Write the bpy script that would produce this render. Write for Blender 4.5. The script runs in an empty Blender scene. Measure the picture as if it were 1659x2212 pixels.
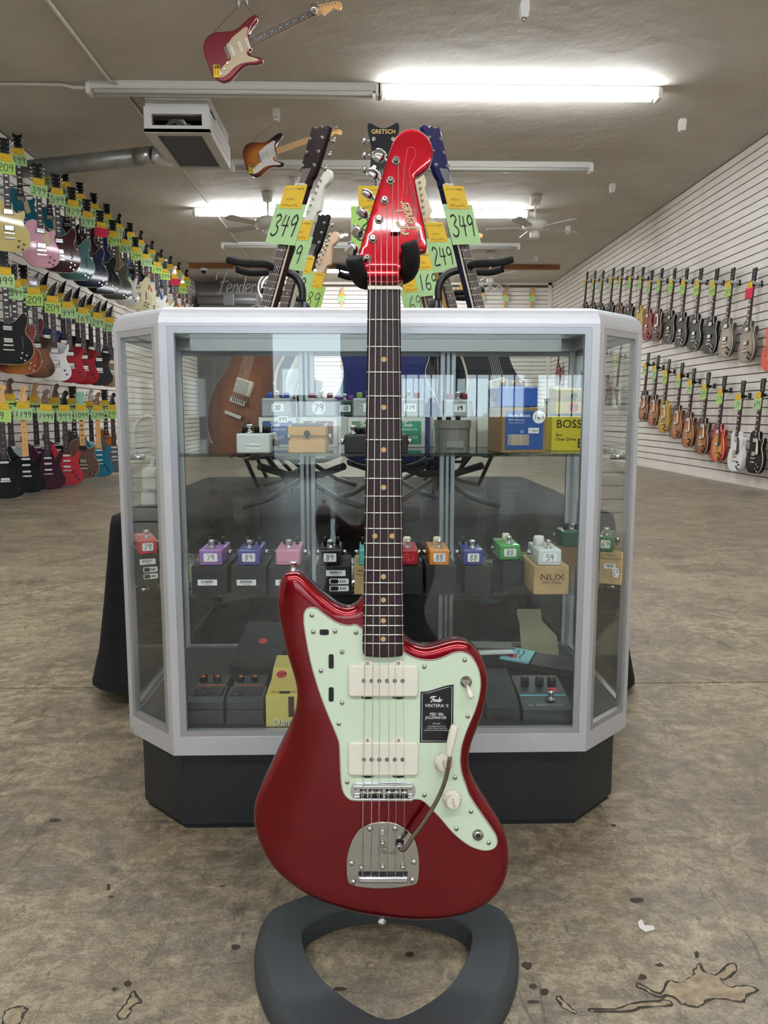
import bpy, bmesh, math, random
from mathutils import Vector, Matrix
from mathutils.geometry import delaunay_2d_cdt
random.seed(7)
D = bpy.data; SC = bpy.context.scene; COL = SC.collection
PI = math.pi; R = math.radians

# ------------------------------------------------------------------ camera
F_PX, W_PX, H_PX = 1662.0, 1659.0, 2212.0
PITCH = math.atan(213.0 / F_PX); YAW = R(1.35); CAM_H = 0.80
cam = D.cameras.new('camera'); cam.sensor_fit = 'VERTICAL'; cam.sensor_height = 24.0
cam.lens = 24.0 * F_PX / H_PX; cam.clip_start = 0.02; cam.clip_end = 200
camo = D.objects.new('camera', cam); COL.objects.link(camo)
camo.location = (0, 0, CAM_H); camo.rotation_euler = (PI / 2 - PITCH, 0, -YAW)
SC.camera = camo
# ------------------------------------------------------------------ world, exposure
wd = D.worlds.new('world'); SC.world = wd; wd.use_nodes = True
bg = wd.node_tree.nodes['Background']; bg.inputs[0].default_value = (0.80, 0.90, 1.0, 1); bg.inputs[1].default_value = 6.5
SC.view_settings.view_transform = 'Standard'; SC.view_settings.look = 'None'
SC.view_settings.gamma = 1.0; SC.view_settings.use_curve_mapping = False
SC.view_settings.exposure = 0.06
SC.cycles.transparent_max_bounces = 24; SC.cycles.max_bounces = 4; SC.cycles.diffuse_bounces = 3; SC.cycles.glossy_bounces = 2; SC.cycles.transmission_bounces = 2
SC.cycles.use_adaptive_sampling = True; SC.cycles.adaptive_threshold = 0.06
SC.cycles.sample_clamp_indirect = 8.0; SC.cycles.use_light_tree = False
TUBE_L = 82.0        # radiance of a lit fluorescent tube

# ------------------------------------------------------------------ projection helpers (photo pixel -> point of the place)
cp, sp_, cy_, sy_ = math.cos(PITCH), math.sin(PITCH), math.cos(YAW), math.sin(YAW)
CAM = Vector((0, 0, CAM_H))
def ray(px, py):
    a = (px - W_PX / 2) / F_PX; u = (H_PX / 2 - py) / F_PX
    f = cp + sp_ * u; z = -sp_ + cp * u
    return Vector((a * cy_ + f * sy_, -a * sy_ + f * cy_, z))
def at_y(px, py, y): d = ray(px, py); return CAM + d * (y / d.y)
def at_x(px, py, x): d = ray(px, py); return CAM + d * (x / d.x)
def at_z(px, py, z): d = ray(px, py); return CAM + d * ((z - CAM_H) / d.z)

# ------------------------------------------------------------------ materials
def lin(c):
    if isinstance(c, str): c = [int(c[i:i + 2], 16) for i in (0, 2, 4)]
    o = []
    for v in c[:3]:
        v = v / 255.0
        o.append(v / 12.92 if v <= 0.04045 else ((v + 0.055) / 1.055) ** 2.4)
    return (o[0], o[1], o[2], 1.0)
M = {}
def setin(b, k, v):
    if k in b.inputs: b.inputs[k].default_value = v
def mat(name, col, rough=0.5, metal=0.0, coat=0.0, spec=0.5, noise=None, bump=None, emit=0.0, sub=0.0):
    if name in M: return M[name]
    m = D.materials.new(name); m.use_nodes = True; nt = m.node_tree; b = nt.nodes['Principled BSDF']
    c = lin(col); b.inputs['Base Color'].default_value = c
    b.inputs['Roughness'].default_value = rough; b.inputs['Metallic'].default_value = metal
    setin(b, 'Coat Weight', coat); setin(b, 'Coat Roughness', 0.04); setin(b, 'Specular IOR Level', spec)
    if emit:
        setin(b, 'Emission Color', c); setin(b, 'Emission Strength', emit)
    tc = None
    if noise or bump:
        tc = nt.nodes.new('ShaderNodeTexCoord')
    if noise:                       # (colour2, scale, stretch, lo, hi)
        c2, sc, st, lo, hi = noise
        mp = nt.nodes.new('ShaderNodeMapping'); mp.inputs['Scale'].default_value = st
        nz = nt.nodes.new('ShaderNodeTexNoise'); nz.inputs['Scale'].default_value = sc; nz.inputs['Detail'].default_value = 6
        rp = nt.nodes.new('ShaderNodeValToRGB'); rp.color_ramp.elements[0].position = lo; rp.color_ramp.elements[1].position = hi
        rp.color_ramp.elements[0].color = c; rp.color_ramp.elements[1].color = lin(c2)
        nt.links.new(tc.outputs['Object'], mp.inputs[0]); nt.links.new(mp.outputs[0], nz.inputs['Vector'])
        nt.links.new(nz.outputs[0], rp.inputs[0]); nt.links.new(rp.outputs[0], b.inputs['Base Color'])
    if bump:                        # (scale, strength, distance)
        nz = nt.nodes.new('ShaderNodeTexNoise'); nz.inputs['Scale'].default_value = bump[0]; nz.inputs['Detail'].default_value = 5
        bp = nt.nodes.new('ShaderNodeBump'); bp.inputs['Strength'].default_value = bump[1]; bp.inputs['Distance'].default_value = bump[2]
        nt.links.new(tc.outputs['Object'], nz.inputs['Vector']); nt.links.new(nz.outputs[0], bp.inputs['Height'])
        nt.links.new(bp.outputs[0], b.inputs['Normal'])
    M[name] = m
    return m
def hexmat(h, rough=0.3, coat=0.6, metal=0.0): return mat('paint_%s_%d_%d_%d' % (h, rough * 100, coat * 10, metal * 10), h, rough, metal, coat)
def glass_mat(name, tint=(0.93, 0.965, 0.955), rough=0.0):
    m = D.materials.new(name); m.use_nodes = True; nt = m.node_tree; nt.nodes.clear()
    out = nt.nodes.new('ShaderNodeOutputMaterial'); mx = nt.nodes.new('ShaderNodeMixShader')
    tr = nt.nodes.new('ShaderNodeBsdfTransparent'); tr.inputs[0].default_value = (*tint, 1)
    gl = nt.nodes.new('ShaderNodeBsdfGlossy'); gl.inputs[0].default_value = (1, 1, 1, 1); gl.inputs['Roughness'].default_value = rough
    geo = nt.nodes.new('ShaderNodeNewGeometry'); mr = nt.nodes.new('ShaderNodeMapRange')
    mr.inputs[3].default_value = 1.5; mr.inputs[4].default_value = 1 / 1.5
    fr = nt.nodes.new('ShaderNodeFresnel')
    nt.links.new(geo.outputs['Backfacing'], mr.inputs[0]); nt.links.new(mr.outputs[0], fr.inputs['IOR'])
    nt.links.new(fr.outputs[0], mx.inputs[0]); nt.links.new(tr.outputs[0], mx.inputs[1]); nt.links.new(gl.outputs[0], mx.inputs[2])
    nt.links.new(mx.outputs[0], out.inputs[0]); M[name] = m
    return m
glass = glass_mat('clear_glass', (0.965, 0.985, 0.975)); shelf_glass = glass_mat('shelf_glass', (0.92, 0.965, 0.945))
window_glass = glass_mat('window_glass', (0.9, 0.93, 0.93))

# ------------------------------------------------------------------ mesh helpers
def spline(pts, n=6, closed=True):
    out = []; k = len(pts)
    rng = range(k) if closed else range(k - 1)
    for i in rng:
        g = (lambda j: pts[j % k]) if closed else (lambda j: pts[min(max(j, 0), k - 1)])
        p0, p1, p2, p3 = g(i - 1), g(i), g(i + 1), g(i + 2)
        for s in range(n):
            t = s / n; o = []
            for a, b, c, d in zip(p0, p1, p2, p3):
                o.append(0.5 * (2 * b + (c - a) * t + (2 * a - 5 * b + 4 * c - d) * t * t + (3 * b - a - 3 * c + d) * t ** 3))
            out.append(tuple(o))
    if not closed: out.append(tuple(pts[-1]))
    return out
def area2(p): return sum(p[i][0] * p[(i + 1) % len(p)][1] - p[(i + 1) % len(p)][0] * p[i][1] for i in range(len(p)))
def ccw(p): return list(p) if area2(p) > 0 else list(reversed(p))
def offset(p, d):
    """offset a ccw polygon inwards by d (negative: outwards)"""
    n = len(p); out = []
    for i in range(n):
        a, b, c = Vector(p[i - 1]), Vector(p[i]), Vector(p[(i + 1) % n])
        e1 = (b - a); e2 = (c - b)
        if e1.length < 1e-9: e1 = e2
        if e2.length < 1e-9: e2 = e1
        n1 = Vector((-e1.y, e1.x)).normalized(); n2 = Vector((-e2.y, e2.x)).normalized()
        m = n1 + n2
        if m.length < 1e-6: m = n1.copy()
        m.normalize(); k = max(m.dot(n1), 0.35)
        q = b + m * (d / k); out.append((q.x, q.y))
    return out
def rrect(x0, x1, z0, z1, r, n=4):
    pts = []
    for cx, cz, a0 in ((x1 - r, z1 - r, 0), (x0 + r, z1 - r, 90), (x0 + r, z0 + r, 180), (x1 - r, z0 + r, 270)):
        for k in range(n + 1):
            a = R(a0 + 90 * k / n); pts.append((cx + r * math.cos(a), cz + r * math.sin(a)))
    return pts
class MB:
    def __init__(s): s.v = []; s.f = []; s.sm = []
    def add(s, vs, fs, smooth=False, mtx=None):
        b = len(s.v)
        for p in vs: s.v.append(tuple(mtx @ Vector(p)) if mtx is not None else tuple(p))
        for f in fs: s.f.append(tuple(i + b for i in f)); s.sm.append(smooth)
        return s
    def box(s, x0, x1, y0, y1, z0, z1, bev=0.0, mtx=None):
        if bev <= 0:
            vs = [(x, y, z) for z in (z0, z1) for y in (y0, y1) for x in (x0, x1)]
            return s.add(vs, [(0, 2, 3, 1), (4, 5, 7, 6), (0, 1, 5, 4), (2, 6, 7, 3), (0, 4, 6, 2), (1, 3, 7, 5)], False, mtx)
        return s.rprism(rrect(x0, x1, z0, z1, bev, 3), y0, y1, bev * 0.8, 2, mtx)
    def prism(s, poly, y0, y1, mtx=None, smooth=False):
        p = ccw(poly); n = len(p)
        vs = [(x, y0, z) for x, z in p] + [(x, y1, z) for x, z in p]
        s.add(vs, [tuple(range(n)), tuple(reversed(range(n, 2 * n)))], False, mtx)
        return s.add(vs, [(i, i + n, (i + 1) % n + n, (i + 1) % n) for i in range(n)], smooth, mtx)
    def rprism(s, poly, y0, y1, r, seg=3, mtx=None, rb=None, smooth_cap=False):
        """prism in the xz plane between y0 (front) and y1 (back) with rounded front and back rims"""
        p = ccw(poly); n = len(p); rb = r if rb is None else rb; rings = []
        for k in range(seg + 1):
            a = PI / 2 * k / seg; rings.append((r * (1 - math.sin(a)), y0 + r * (1 - math.cos(a))))
        for k in range(seg + 1):
            a = PI / 2 * (1 - k / seg); rings.append((rb * (1 - math.sin(a)), y1 - rb * (1 - math.cos(a))))
        vs = []
        for ins, y in rings:
            q = offset(p, ins) if ins > 1e-9 else p
            vs += [(x, y, z) for x, z in q]
        m = len(rings); fs = []
        for j in range(m - 1):
            for i in range(n):
                i2 = (i + 1) % n; fs.append((j * n + i, (j + 1) * n + i, (j + 1) * n + i2, j * n + i2))
        s.add(vs, fs, True, mtx)
        b = len(s.v) - len(vs)
        s.f.append(tuple(b + i for i in range(n))); s.sm.append(smooth_cap)
        s.f.append(tuple(b + (m - 1) * n + i for i in reversed(range(n)))); s.sm.append(False)
        return s
    def cyl(s, p0, p1, r0, r1=None, n=12, caps=True, mtx=None):
        p0, p1 = Vector(p0), Vector(p1); r1 = r0 if r1 is None else r1
        d = (p1 - p0).normalized(); u = d.orthogonal().normalized(); w = d.cross(u)
        vs = [tuple(p0 + (u * math.cos(2 * PI * i / n) + w * math.sin(2 * PI * i / n)) * r0) for i in range(n)]
        vs += [tuple(p1 + (u * math.cos(2 * PI * i / n) + w * math.sin(2 * PI * i / n)) * r1) for i in range(n)]
        s.add(vs, [(i, (i + 1) % n, (i + 1) % n + n, i + n) for i in range(n)], True, mtx)
        if caps:
            b = len(s.v) - 2 * n
            s.f.append(tuple(b + i for i in reversed(range(n)))); s.sm.append(False)
            s.f.append(tuple(b + n + i for i in range(n))); s.sm.append(False)
        return s
    def tube(s, pts, r, n=10, caps=True, mtx=None):
        P = [Vector(p) for p in pts]; m = len(P); rr = r if isinstance(r, (list, tuple)) else [r] * m
        vs = []; u = None
        for i in range(m):
            d = (P[min(i + 1, m - 1)] - P[max(i - 1, 0)]).normalized()
            u = d.orthogonal().normalized() if u is None else (u - d * u.dot(d)).normalized()
            w = d.cross(u)
            vs += [tuple(P[i] + (u * math.cos(2 * PI * k / n) + w * math.sin(2 * PI * k / n)) * rr[i]) for k in range(n)]
        fs = [(i * n + k, i * n + (k + 1) % n, (i + 1) * n + (k + 1) % n, (i + 1) * n + k) for i in range(m - 1) for k in range(n)]
        s.add(vs, fs, True, mtx)
        if caps:
            b = len(s.v) - len(vs)
            s.f.append(tuple(b + k for k in reversed(range(n)))); s.sm.append(False)
            s.f.append(tuple(b + (m - 1) * n + k for k in range(n))); s.sm.append(False)
        return s
    def lathe(s, prof, n=16, mtx=None):
        """profile [(radius, height)] turned about +z"""
        m = len(prof)
        vs = [(r * math.cos(2 * PI * k / n), r * math.sin(2 * PI * k / n), h) for r, h in prof for k in range(n)]
        fs = [(i * n + k, i * n + (k + 1) % n, (i + 1) * n + (k + 1) % n, (i + 1) * n + k) for i in range(m - 1) for k in range(n)]
        s.add(vs, fs, True, mtx); b = len(s.v) - len(vs)
        s.f.append(tuple(b + k for k in reversed(range(n)))); s.sm.append(False)
        s.f.append(tuple(b + (m - 1) * n + k for k in range(n))); s.sm.append(False)
        return s
    def ribbon(s, pts, w, y=0.0, mtx=None):
        n = len(pts); vs = []
        for i in range(n):
            a = Vector(pts[max(i - 1, 0)]); b = Vector(pts[min(i + 1, n - 1)]); d = b - a
            if d.length < 1e-9: d = Vector((1, 0))
            d.normalize(); q = Vector((-d.y, d.x)); p = Vector(pts[i])
            ww = w[i] if isinstance(w, (list, tuple)) else w
            for t in (p + q * ww / 2, p - q * ww / 2): vs.append((t.x, y, t.y))
        return s.add(vs, [(2 * i, 2 * i + 1, 2 * i + 3, 2 * i + 2) for i in range(n - 1)], False, mtx)
    def mesh(s, name='m'):
        me = D.meshes.new(name); me.from_pydata(s.v, [], s.f)
        me.polygons.foreach_set('use_smooth', s.sm); me.update(); return me
    def build(s, name, m, parent=None, **k): return put(name, s.mesh(name), m, parent, **k)
def put(name, me, m, parent=None, loc=None, rot=None, mtx=None):
    o = D.objects.new(name, me); COL.objects.link(o)
    if len(me.materials) == 0: me.materials.append(None)
    o.material_slots[0].link = 'OBJECT'; o.material_slots[0].material = m
    if parent is not None: o.parent = parent
    if loc is not None: o.location = loc
    if rot is not None: o.rotation_euler = rot
    if mtx is not None: o.matrix_local = mtx
    return o
def tag(o, label=None, cat=None, group=None, kind=None):
    if label: o['label'] = label
    if cat: o['category'] = cat
    if group: o['group'] = group
    if kind: o['kind'] = kind
    return o
def thing(name, label, cat, loc=(0, 0, 0), rotz=0.0, group=None, mtx=None):
    o = D.objects.new(name, None); COL.objects.link(o); o.empty_display_size = 0.05
    if mtx is not None: o.matrix_world = mtx
    else: o.location = loc; o.rotation_euler = (0, 0, rotz)
    return tag(o, label, cat, group)
def struct(name, mb, m): return tag(mb.build(name, m), kind='structure')
T = Matrix.Translation
def Rx(a): return Matrix.Rotation(R(a), 4, 'X')
def Ry(a): return Matrix.Rotation(R(a), 4, 'Y')
def Rz(a): return Matrix.Rotation(R(a), 4, 'Z')

# ------------------------------------------------------------------ writing
DIG = {'0': [[(.3, 1), (.08, .8), (.04, .4), (.2, .03), (.42, .08), (.55, .4), (.5, .8), (.3, 1)]], '1': [[(.3, 1), (.28, 0)]],
       '2': [[(.05, .8), (.2, 1), (.45, .9), (.45, .65), (.05, .05), (.58, .05)]], '3': [[(.05, .9), (.3, 1), (.5, .82), (.25, .55), (.5, .35), (.45, .1), (.2, 0), (0, .12)]],
       '4': [[(.15, 1), (.05, .5), (.58, .5)], [(.42, .95), (.38, 0)]], '5': [[(.5, 1), (.12, .97), (.1, .6), (.4, .6), (.52, .3), (.35, .02), (.05, .08)]],
       '6': [[(.45, 1), (.12, .6), (.05, .2), (.25, 0), (.48, .15), (.42, .42), (.1, .35)]], '7': [[(.02, .95), (.52, .97), (.2, 0)]],
       '8': [[(.5, .85), (.25, 1), (.08, .8), (.45, .35), (.3, .02), (.06, .2), (.5, .85)]], '9': [[(.5, .8), (.3, 1), (.08, .8), (.15, .55), (.45, .65), (.5, .85), (.42, 0)]],
       '$': [[(.5, .8), (.25, .9), (.1, .7), (.45, .35), (.3, .12), (.05, .22)], [(.3, 1), (.27, 0)]]}
def handwrite(mb, s, x, z, h, w, y=0.0, slant=0.08):
    """hand-drawn figures centred on (x, z), h tall, pen width w"""
    tot = len(s) * 0.68 * h - 0.1 * h; x0 = x - tot / 2
    for i, ch in enumerate(s):
        for st in DIG.get(ch, []):
            q = spline(st, 3, False) if len(st) > 2 and ch not in '47' else st
            mb.ribbon([(x0 + (i * 0.68 + a + slant * (b - .5)) * h, z + (b - 0.5) * h) for a, b in q], w, y)
    return mb
SCRIPT = [([(.03, .10), (.06, .02), (.11, .12), (.19, .60), (.25, .97)], 1.3), ([(0, .60), (.0, .80), (.08, .95), (.22, .97), (.44, 1.0)], 1.5), ([(.10, .50), (.20, .53), (.31, .56)], 1.2),
          ([(.29, .24), (.38, .30), (.39, .42), (.33, .43), (.28, .26), (.32, .07), (.42, .13)], 1.0),
          ([(.46, .42), (.43, .07)], 1.0), ([(.45, .28), (.52, .43), (.55, .35), (.53, .10), (.58, .10)], 1.0),
          ([(.70, .36), (.63, .41), (.59, .22), (.63, .07), (.69, .16), (.76, .90)], 1.0), ([(.71, .32), (.70, .07), (.75, .10)], 1.0),
          ([(.76, .24), (.85, .30), (.86, .42), (.80, .43), (.75, .26), (.79, .07), (.89, .13)], 1.0),
          ([(.92, .42), (.90, .08)], 1.0), ([(.91, .28), (.96, .43), (1.01, .38)], 1.0)]
def script_logo(mb, L, Hh, w, mtx=None, y=0.0, sq=1.0):
    for st, k in SCRIPT:
        q = spline(st, 4, False) if len(st) > 2 else st
        mb.ribbon([((a + .06 * b) * L, b * Hh) for a, b in q], w * k, y, mtx)
    return mb
TXT = {}
def text_mb(mb, body, size, x, z, y=0.0, mtx=None, align='CENTER', sx=1.0):
    key = (body, align)
    if key not in TXT:
        cu = D.curves.new('txt', 'FONT'); cu.body = body; cu.size = 1.0; cu.align_x = align; cu.resolution_u = 3
        ob = D.objects.new('txt', cu); me = D.meshes.new_from_object(ob)
        TXT[key] = ([tuple(v.co) for v in me.vertices], [tuple(p.vertices) for p in me.polygons])
        D.objects.remove(ob); D.curves.remove(cu); D.meshes.remove(me)
    vs, fs = TXT[key]
    return mb.add([(x + a * size * sx, y, z + b * size) for a, b, c in vs], fs, False, mtx)
# ================================================================== the room
XL, XR, YF_, YB_, ZC = -3.82, 4.25, -7.0, 17.8, 3.72
def floor_mat():
    m = D.materials.new('concrete_floor'); m.use_nodes = True; nt = m.node_tree; b = nt.nodes['Principled BSDF']; L = nt.links.new
    tc = nt.nodes.new('ShaderNodeTexCoord')
    def nz(scale, detail=6, rough=.6, st=(1, 1, 1), dist=0.0):
        mp = nt.nodes.new('ShaderNodeMapping'); mp.inputs['Scale'].default_value = st; L(tc.outputs['Object'], mp.inputs[0])
        n = nt.nodes.new('ShaderNodeTexNoise'); n.inputs['Scale'].default_value = scale; n.inputs['Detail'].default_value = detail
        n.inputs['Roughness'].default_value = rough; n.inputs['Distortion'].default_value = dist; L(mp.outputs[0], n.inputs['Vector']); return n.outputs[0]
    def ramp(src, a, b_, ca=(0, 0, 0, 1), cb=(1, 1, 1, 1)):
        r = nt.nodes.new('ShaderNodeValToRGB'); r.color_ramp.elements[0].position = a; r.color_ramp.elements[1].position = b_
        r.color_ramp.elements[0].color = ca; r.color_ramp.elements[1].color = cb; L(src, r.inputs[0]); return r.outputs[0]
    def mix(f, a, b_, k=1.0):
        x = nt.nodes.new('ShaderNodeMix'); x.data_type = 'RGBA'
        if k != 1.0:
            mm = nt.nodes.new('ShaderNodeMath'); mm.operation = 'MULTIPLY'; mm.inputs[1].default_value = k; L(f, mm.inputs[0]); f = mm.outputs[0]
        L(f, x.inputs[0])
        for i, c in ((6, a), (7, b_)):
            if isinstance(c, tuple): x.inputs[i].default_value = c
            else: L(c, x.inputs[i])
        return x.outputs[2]
    c = ramp(nz(1.1, 5), .36, .66, lin('887a64'), lin('b4a58a'))
    c = mix(ramp(nz(30, 4, .8, (1, 1.15, 1)), .43, .56), c, lin('63553f'), .66)
    c = mix(ramp(nz(3.4, 5, .78, (1, 1.4, 1), .4), .47, .60), c, lin('56524c'), .60)
    c = mix(ramp(nz(140, 4, .75), .47, .60), c, lin('3f3628'), .42)
    c = mix(ramp(nz(330, 2, .6), .52, .66), c, lin('bcab8c'), .22)
    c = mix(ramp(nz(8.5, 5, .82, (1, 1.1, 1), .9), .50, .60), c, lin('574d40'), .55)
    c = mix(ramp(nz(17, 4, .8, (.35, 3.2, 1), .5), .58, .64), c, lin('4b4239'), .45)
    c = mix(ramp(nz(5.5, 5, .8, (1, 1, 1), 1.5), .55, .66), c, lin('b9a88a'), .5)
    c = mix(ramp(nz(0.9, 4, .6, (1, 1, 1), .3), .56, .75), c, lin('a8997f'), .5)
    c = mix(ramp(nz(14, 4, .8, (2.2, .5, 1), 1.2), .58, .66), c, lin('3d3730'), .62)
    L(c, b.inputs['Base Color'])
    r = nt.nodes.new('ShaderNodeMapRange'); r.inputs[3].default_value = .20; r.inputs[4].default_value = .46; L(nz(5, 4), r.inputs[0]); L(r.outputs[0], b.inputs['Roughness'])
    bp = nt.nodes.new('ShaderNodeBump'); bp.inputs['Strength'].default_value = .5; bp.inputs['Distance'].default_value = .004; L(nz(90, 4, .75), bp.inputs['Height']); L(bp.outputs[0], b.inputs['Normal'])
    return m
JY = at_z(100, 1486, 0).y
fl = MB(); g = .004
for y0, y1, z in ((YF_ - .2, JY - g, 0), (JY - g, JY + g, -.012), (JY + g, YB_ + .2, 0)):
    fl.add([(XL - .2, y0, z), (XR + .2, y0, z), (XR + .2, y1, z), (XL - .2, y1, z)], [(0, 1, 2, 3)])
for y, s in ((JY - g, 1), (JY + g, -1)):
    vs = [(XL - .2, y, 0), (XR + .2, y, 0), (XR + .2, y, -.012), (XL - .2, y, -.012)]
    fl.add(vs, [(0, 1, 2, 3) if s < 0 else (3, 2, 1, 0)])
floor = struct('floor', fl, floor_mat())
# worn-through patches and chips in the floor coating
chip_dark = mat('chip_dark', '3d352b', .8, noise=('2b251e', 30, (1, 1, 1), .3, .7)); chip_light = mat('chip_light', 'a8977c', .8, noise=('7d6d57', 60, (1, 1, 1), .35, .65))
rim_white = mat('chip_rim', 'b3a68d', .8)
def patch(px, inner=True):
    p = ccw([(q.x, q.y) for q in (at_z(a, b, 0) for a, b in px)]); p = spline(p, 3)
    p = [(a + random.uniform(-.0014, .0014), b + random.uniform(-.0014, .0014)) for a, b in p]
    def flat(pl, z, name, m):
        mb = MB(); v2, e2, f2, x1, x2, x3 = delaunay_2d_cdt([Vector(q) for q in pl], [(i, (i + 1) % len(pl)) for i in range(len(pl))], [], 1, 1e-7); mb.add([(q.x, q.y, z) for q in v2], [tuple(f) for f in f2]); return mb.build(name, m, floor)
    (flat(offset(p, -.0007), .0004, 'coating_rim', rim_white) if inner else None); flat(p, .0006, 'worn_edge', chip_dark)
    if inner: flat([(a + random.uniform(-.0024, .0024), b + random.uniform(-.0024, .0024)) for a, b in offset(p, .0034)], .0008, 'worn_patch', chip_light)
patch([(1372, 2122), (1390, 2126), (1425, 2145), (1440, 2118), (1470, 2122), (1492, 2108), (1500, 2090), (1512, 2080), (1525, 2098), (1545, 2105), (1560, 2090), (1578, 2080), (1592, 2086), (1590, 2104), (1575, 2115), (1562, 2120), (1575, 2132), (1600, 2128), (1625, 2130), (1642, 2142), (1625, 2150), (1610, 2158), (1612, 2168), (1585, 2165), (1545, 2160), (1520, 2172), (1500, 2178), (1470, 2170), (1450, 2155), (1425, 2158), (1395, 2142), (1375, 2134)])
patch([(1272, 2178), (1330, 2177), (1370, 2165), (1420, 2160), (1450, 2163), (1452, 2175), (1400, 2178), (1360, 2188), (1310, 2190), (1275, 2188)])
patch([(1198, 2155), (1212, 2150), (1222, 2165), (1245, 2185), (1240, 2192), (1215, 2178)])
patch([(250, 2200), (258, 2180), (275, 2160), (283, 2142), (296, 2140), (298, 2152), (310, 2162), (303, 2170), (290, 2172), (282, 2190), (268, 2205)])
patch([(5, 2200), (10, 2182), (30, 2175), (45, 2172), (60, 2180), (55, 2195), (45, 2212), (20, 2225), (5, 2218)])
for cx, cy, rx, ry in ((234, 1917, 5, 7), (240, 1938, 6, 2.5), (508, 2046, 9, 6), (1138, 2086, 12, 8), (1152, 2131, 9, 6), (1177, 2143, 10, 7), (1152, 2165, 12, 5), (1388, 2112, 10, 6), (885, 2062, 9, 6), (735, 2137, 18, 4), (247, 2138, 6, 4), (276, 2126, 9, 6), (1425, 2085, 10, 4), (1505, 2063, 5, 8), (120, 1772, 14, 4), (480, 1914, 6, 2), (1325, 1783, 6, 2.5), (1375, 1945, 16, 5)):
    patch([(cx + rx * math.cos(a) * random.uniform(.8, 1.15), cy + ry * math.sin(a) * random.uniform(.8, 1.15)) for a in [k * PI / 4 for k in range(8)]], False)
mb = MB(); mb.add([tuple(at_z(a, b, .001)) for a, b in ((1378, 1992), (1386, 1985), (1392, 1998), (1412, 2000), (1415, 2008), (1395, 2013), (1381, 2004))], [tuple(reversed(range(7)))])
mb.build('paint_chip', mat('paint_white', 'dcd8cf', .7), floor)

ceil_m = mat('ceiling_paint', 'c6c0b4', .75, noise=('bab4a8', 1.6, (1, 1, 1), .35, .7), bump=(3.5, .5, .03))
struct('ceiling', MB().box(XL - .2, XR + .2, YF_ - .2, YB_ + .2, ZC, ZC + .1), ceil_m)
slat_m = mat('slat_white', 'eee8de', .55, noise=('e6dfd4', 3, (1, 1, 1), .4, .7)); groove_m = mat('slat_groove', '5e5346', .8)
PITCH_S = .092
def slat_wall(name, x, sgn, y0, y1):
    w = struct(name, MB().box(min(x, x + sgn * .12), max(x, x + sgn * .12), y0, y1, 0, ZC), groove_m)
    me = MB().box(min(0, -sgn * .018), max(0, -sgn * .018), y0, y1, 0, PITCH_S - .012).mesh('slat')
    k = int((ZC - .06) / PITCH_S)
    for i in range(k + 1):
        put('slat', me, slat_m, w, loc=(x, 0, .04 + i * PITCH_S))
    MB().box(min(x, x - sgn * .024), max(x, x - sgn * .024), y0, y1, 0, .045).build('base_board', slat_m, w)
    return w
slat_wall('wall_left', XL, -1, YF_, YB_); slat_wall('wall_right', XR, 1, YF_, YB_)
# far wall: slatted panel, plain grey bay beside it
XS = -2.35
wb = struct('wall_back', MB().box(XL, XR, YB_, YB_ + .12, 0, ZC), mat('grey_wall', '6f6d6b', .7))
me = MB().box(XS, XR, -.018, 0, 0, PITCH_S - .012).mesh('slat')
MB().box(XS, XR, -.004, -.001, 0, ZC).build('slat_backing', groove_m, wb, loc=(0, YB_, 0))
for i in range(39): put('slat', me, slat_m, wb, loc=(0, YB_, .04 + i * PITCH_S))
MB().box(XS, XR, -.03, 0, ZC - .05, ZC).build('head_trim', slat_m, wb, loc=(0, YB_, 0))
MB().box(XR - .12, XR - .04, -.03, 0, 0, ZC).build('corner_trim', slat_m, wb, loc=(0, YB_, 0))
MB().box(XL + .2, XS - .02, -.5, 0, 3.05, 3.42).build('soffit', mat('soffit_grey', '8a8885', .6), wb, loc=(0, YB_, 0))
MB().cyl((XL + .2, YB_ - .62, 3.24), (XS, YB_ - .62, 3.24), .09, n=14).build('wall_pipe', mat('pipe_grey', '85868a', .35, .3), wb)
# storefront wall behind the camera: door, window bank, clerestory
dark_m = mat('storefront_dark', '2b2e38', .6); alu_m = mat('storefront_frame', '5b5f68', .4, .6)
openings = [(-1.2, -.28, .12, 2.0), (.35, 1.15, .72, 1.32), (1.25, 2.05, .72, 1.32), (2.15, 2.95, .72, 1.32), (3.05, 3.85, .72, 1.32)] + [(-3.6 + i * 1.25, -2.45 + i * 1.25, 2.15, 2.65) for i in range(6)]
xs = sorted({XL, XR} | {v for o in openings for v in o[:2]}); zs = sorted({0, ZC} | {v for o in openings for v in o[2:]})
fw = MB()
for i in range(len(xs) - 1):
    for j in range(len(zs) - 1):
        cx, cz = (xs[i] + xs[i + 1]) / 2, (zs[j] + zs[j + 1]) / 2
        if not any(a < cx < b and c < cz < d for a, b, c, d in openings):
            fw.box(xs[i], xs[i + 1], YF_ - .12, YF_, zs[j], zs[j + 1])
struct('wall_front', fw, dark_m)
for k, (a, b, c, d) in enumerate(openings):
    nm = 'door_1' if k == 0 else 'window_%d' % k
    f = MB(); t = .035
    for q in ((a, b, c, c + t), (a, b, d - t, d), (a, a + t, c, d), (b - t, b, c, d)): f.box(q[0], q[1], YF_ - .10, YF_ - .03, q[2], q[3])
    if k >= 1:
        n = 5
        for i in range(1, n): f.box(a + (b - a) * i / n - .008, a + (b - a) * i / n + .008, YF_ - .085, YF_ - .065, c, d)
    if k == 0: f.box(a, b, YF_ - .09, YF_ - .04, .95, 1.03)
    w = struct(nm, f, alu_m)
    MB().box(a + t, b - t, YF_ - .07, YF_ - .064, c + t, d - t).build('window_pane', window_glass, w)
struct('pavement', MB().box(-30, 30, YF_ - 40, YF_ - .12, -.06, -.01), mat('pavement_concrete', 'a39d92', .8, noise=('8d877d', 1, (1, 1, 1), .3, .7)))

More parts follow.
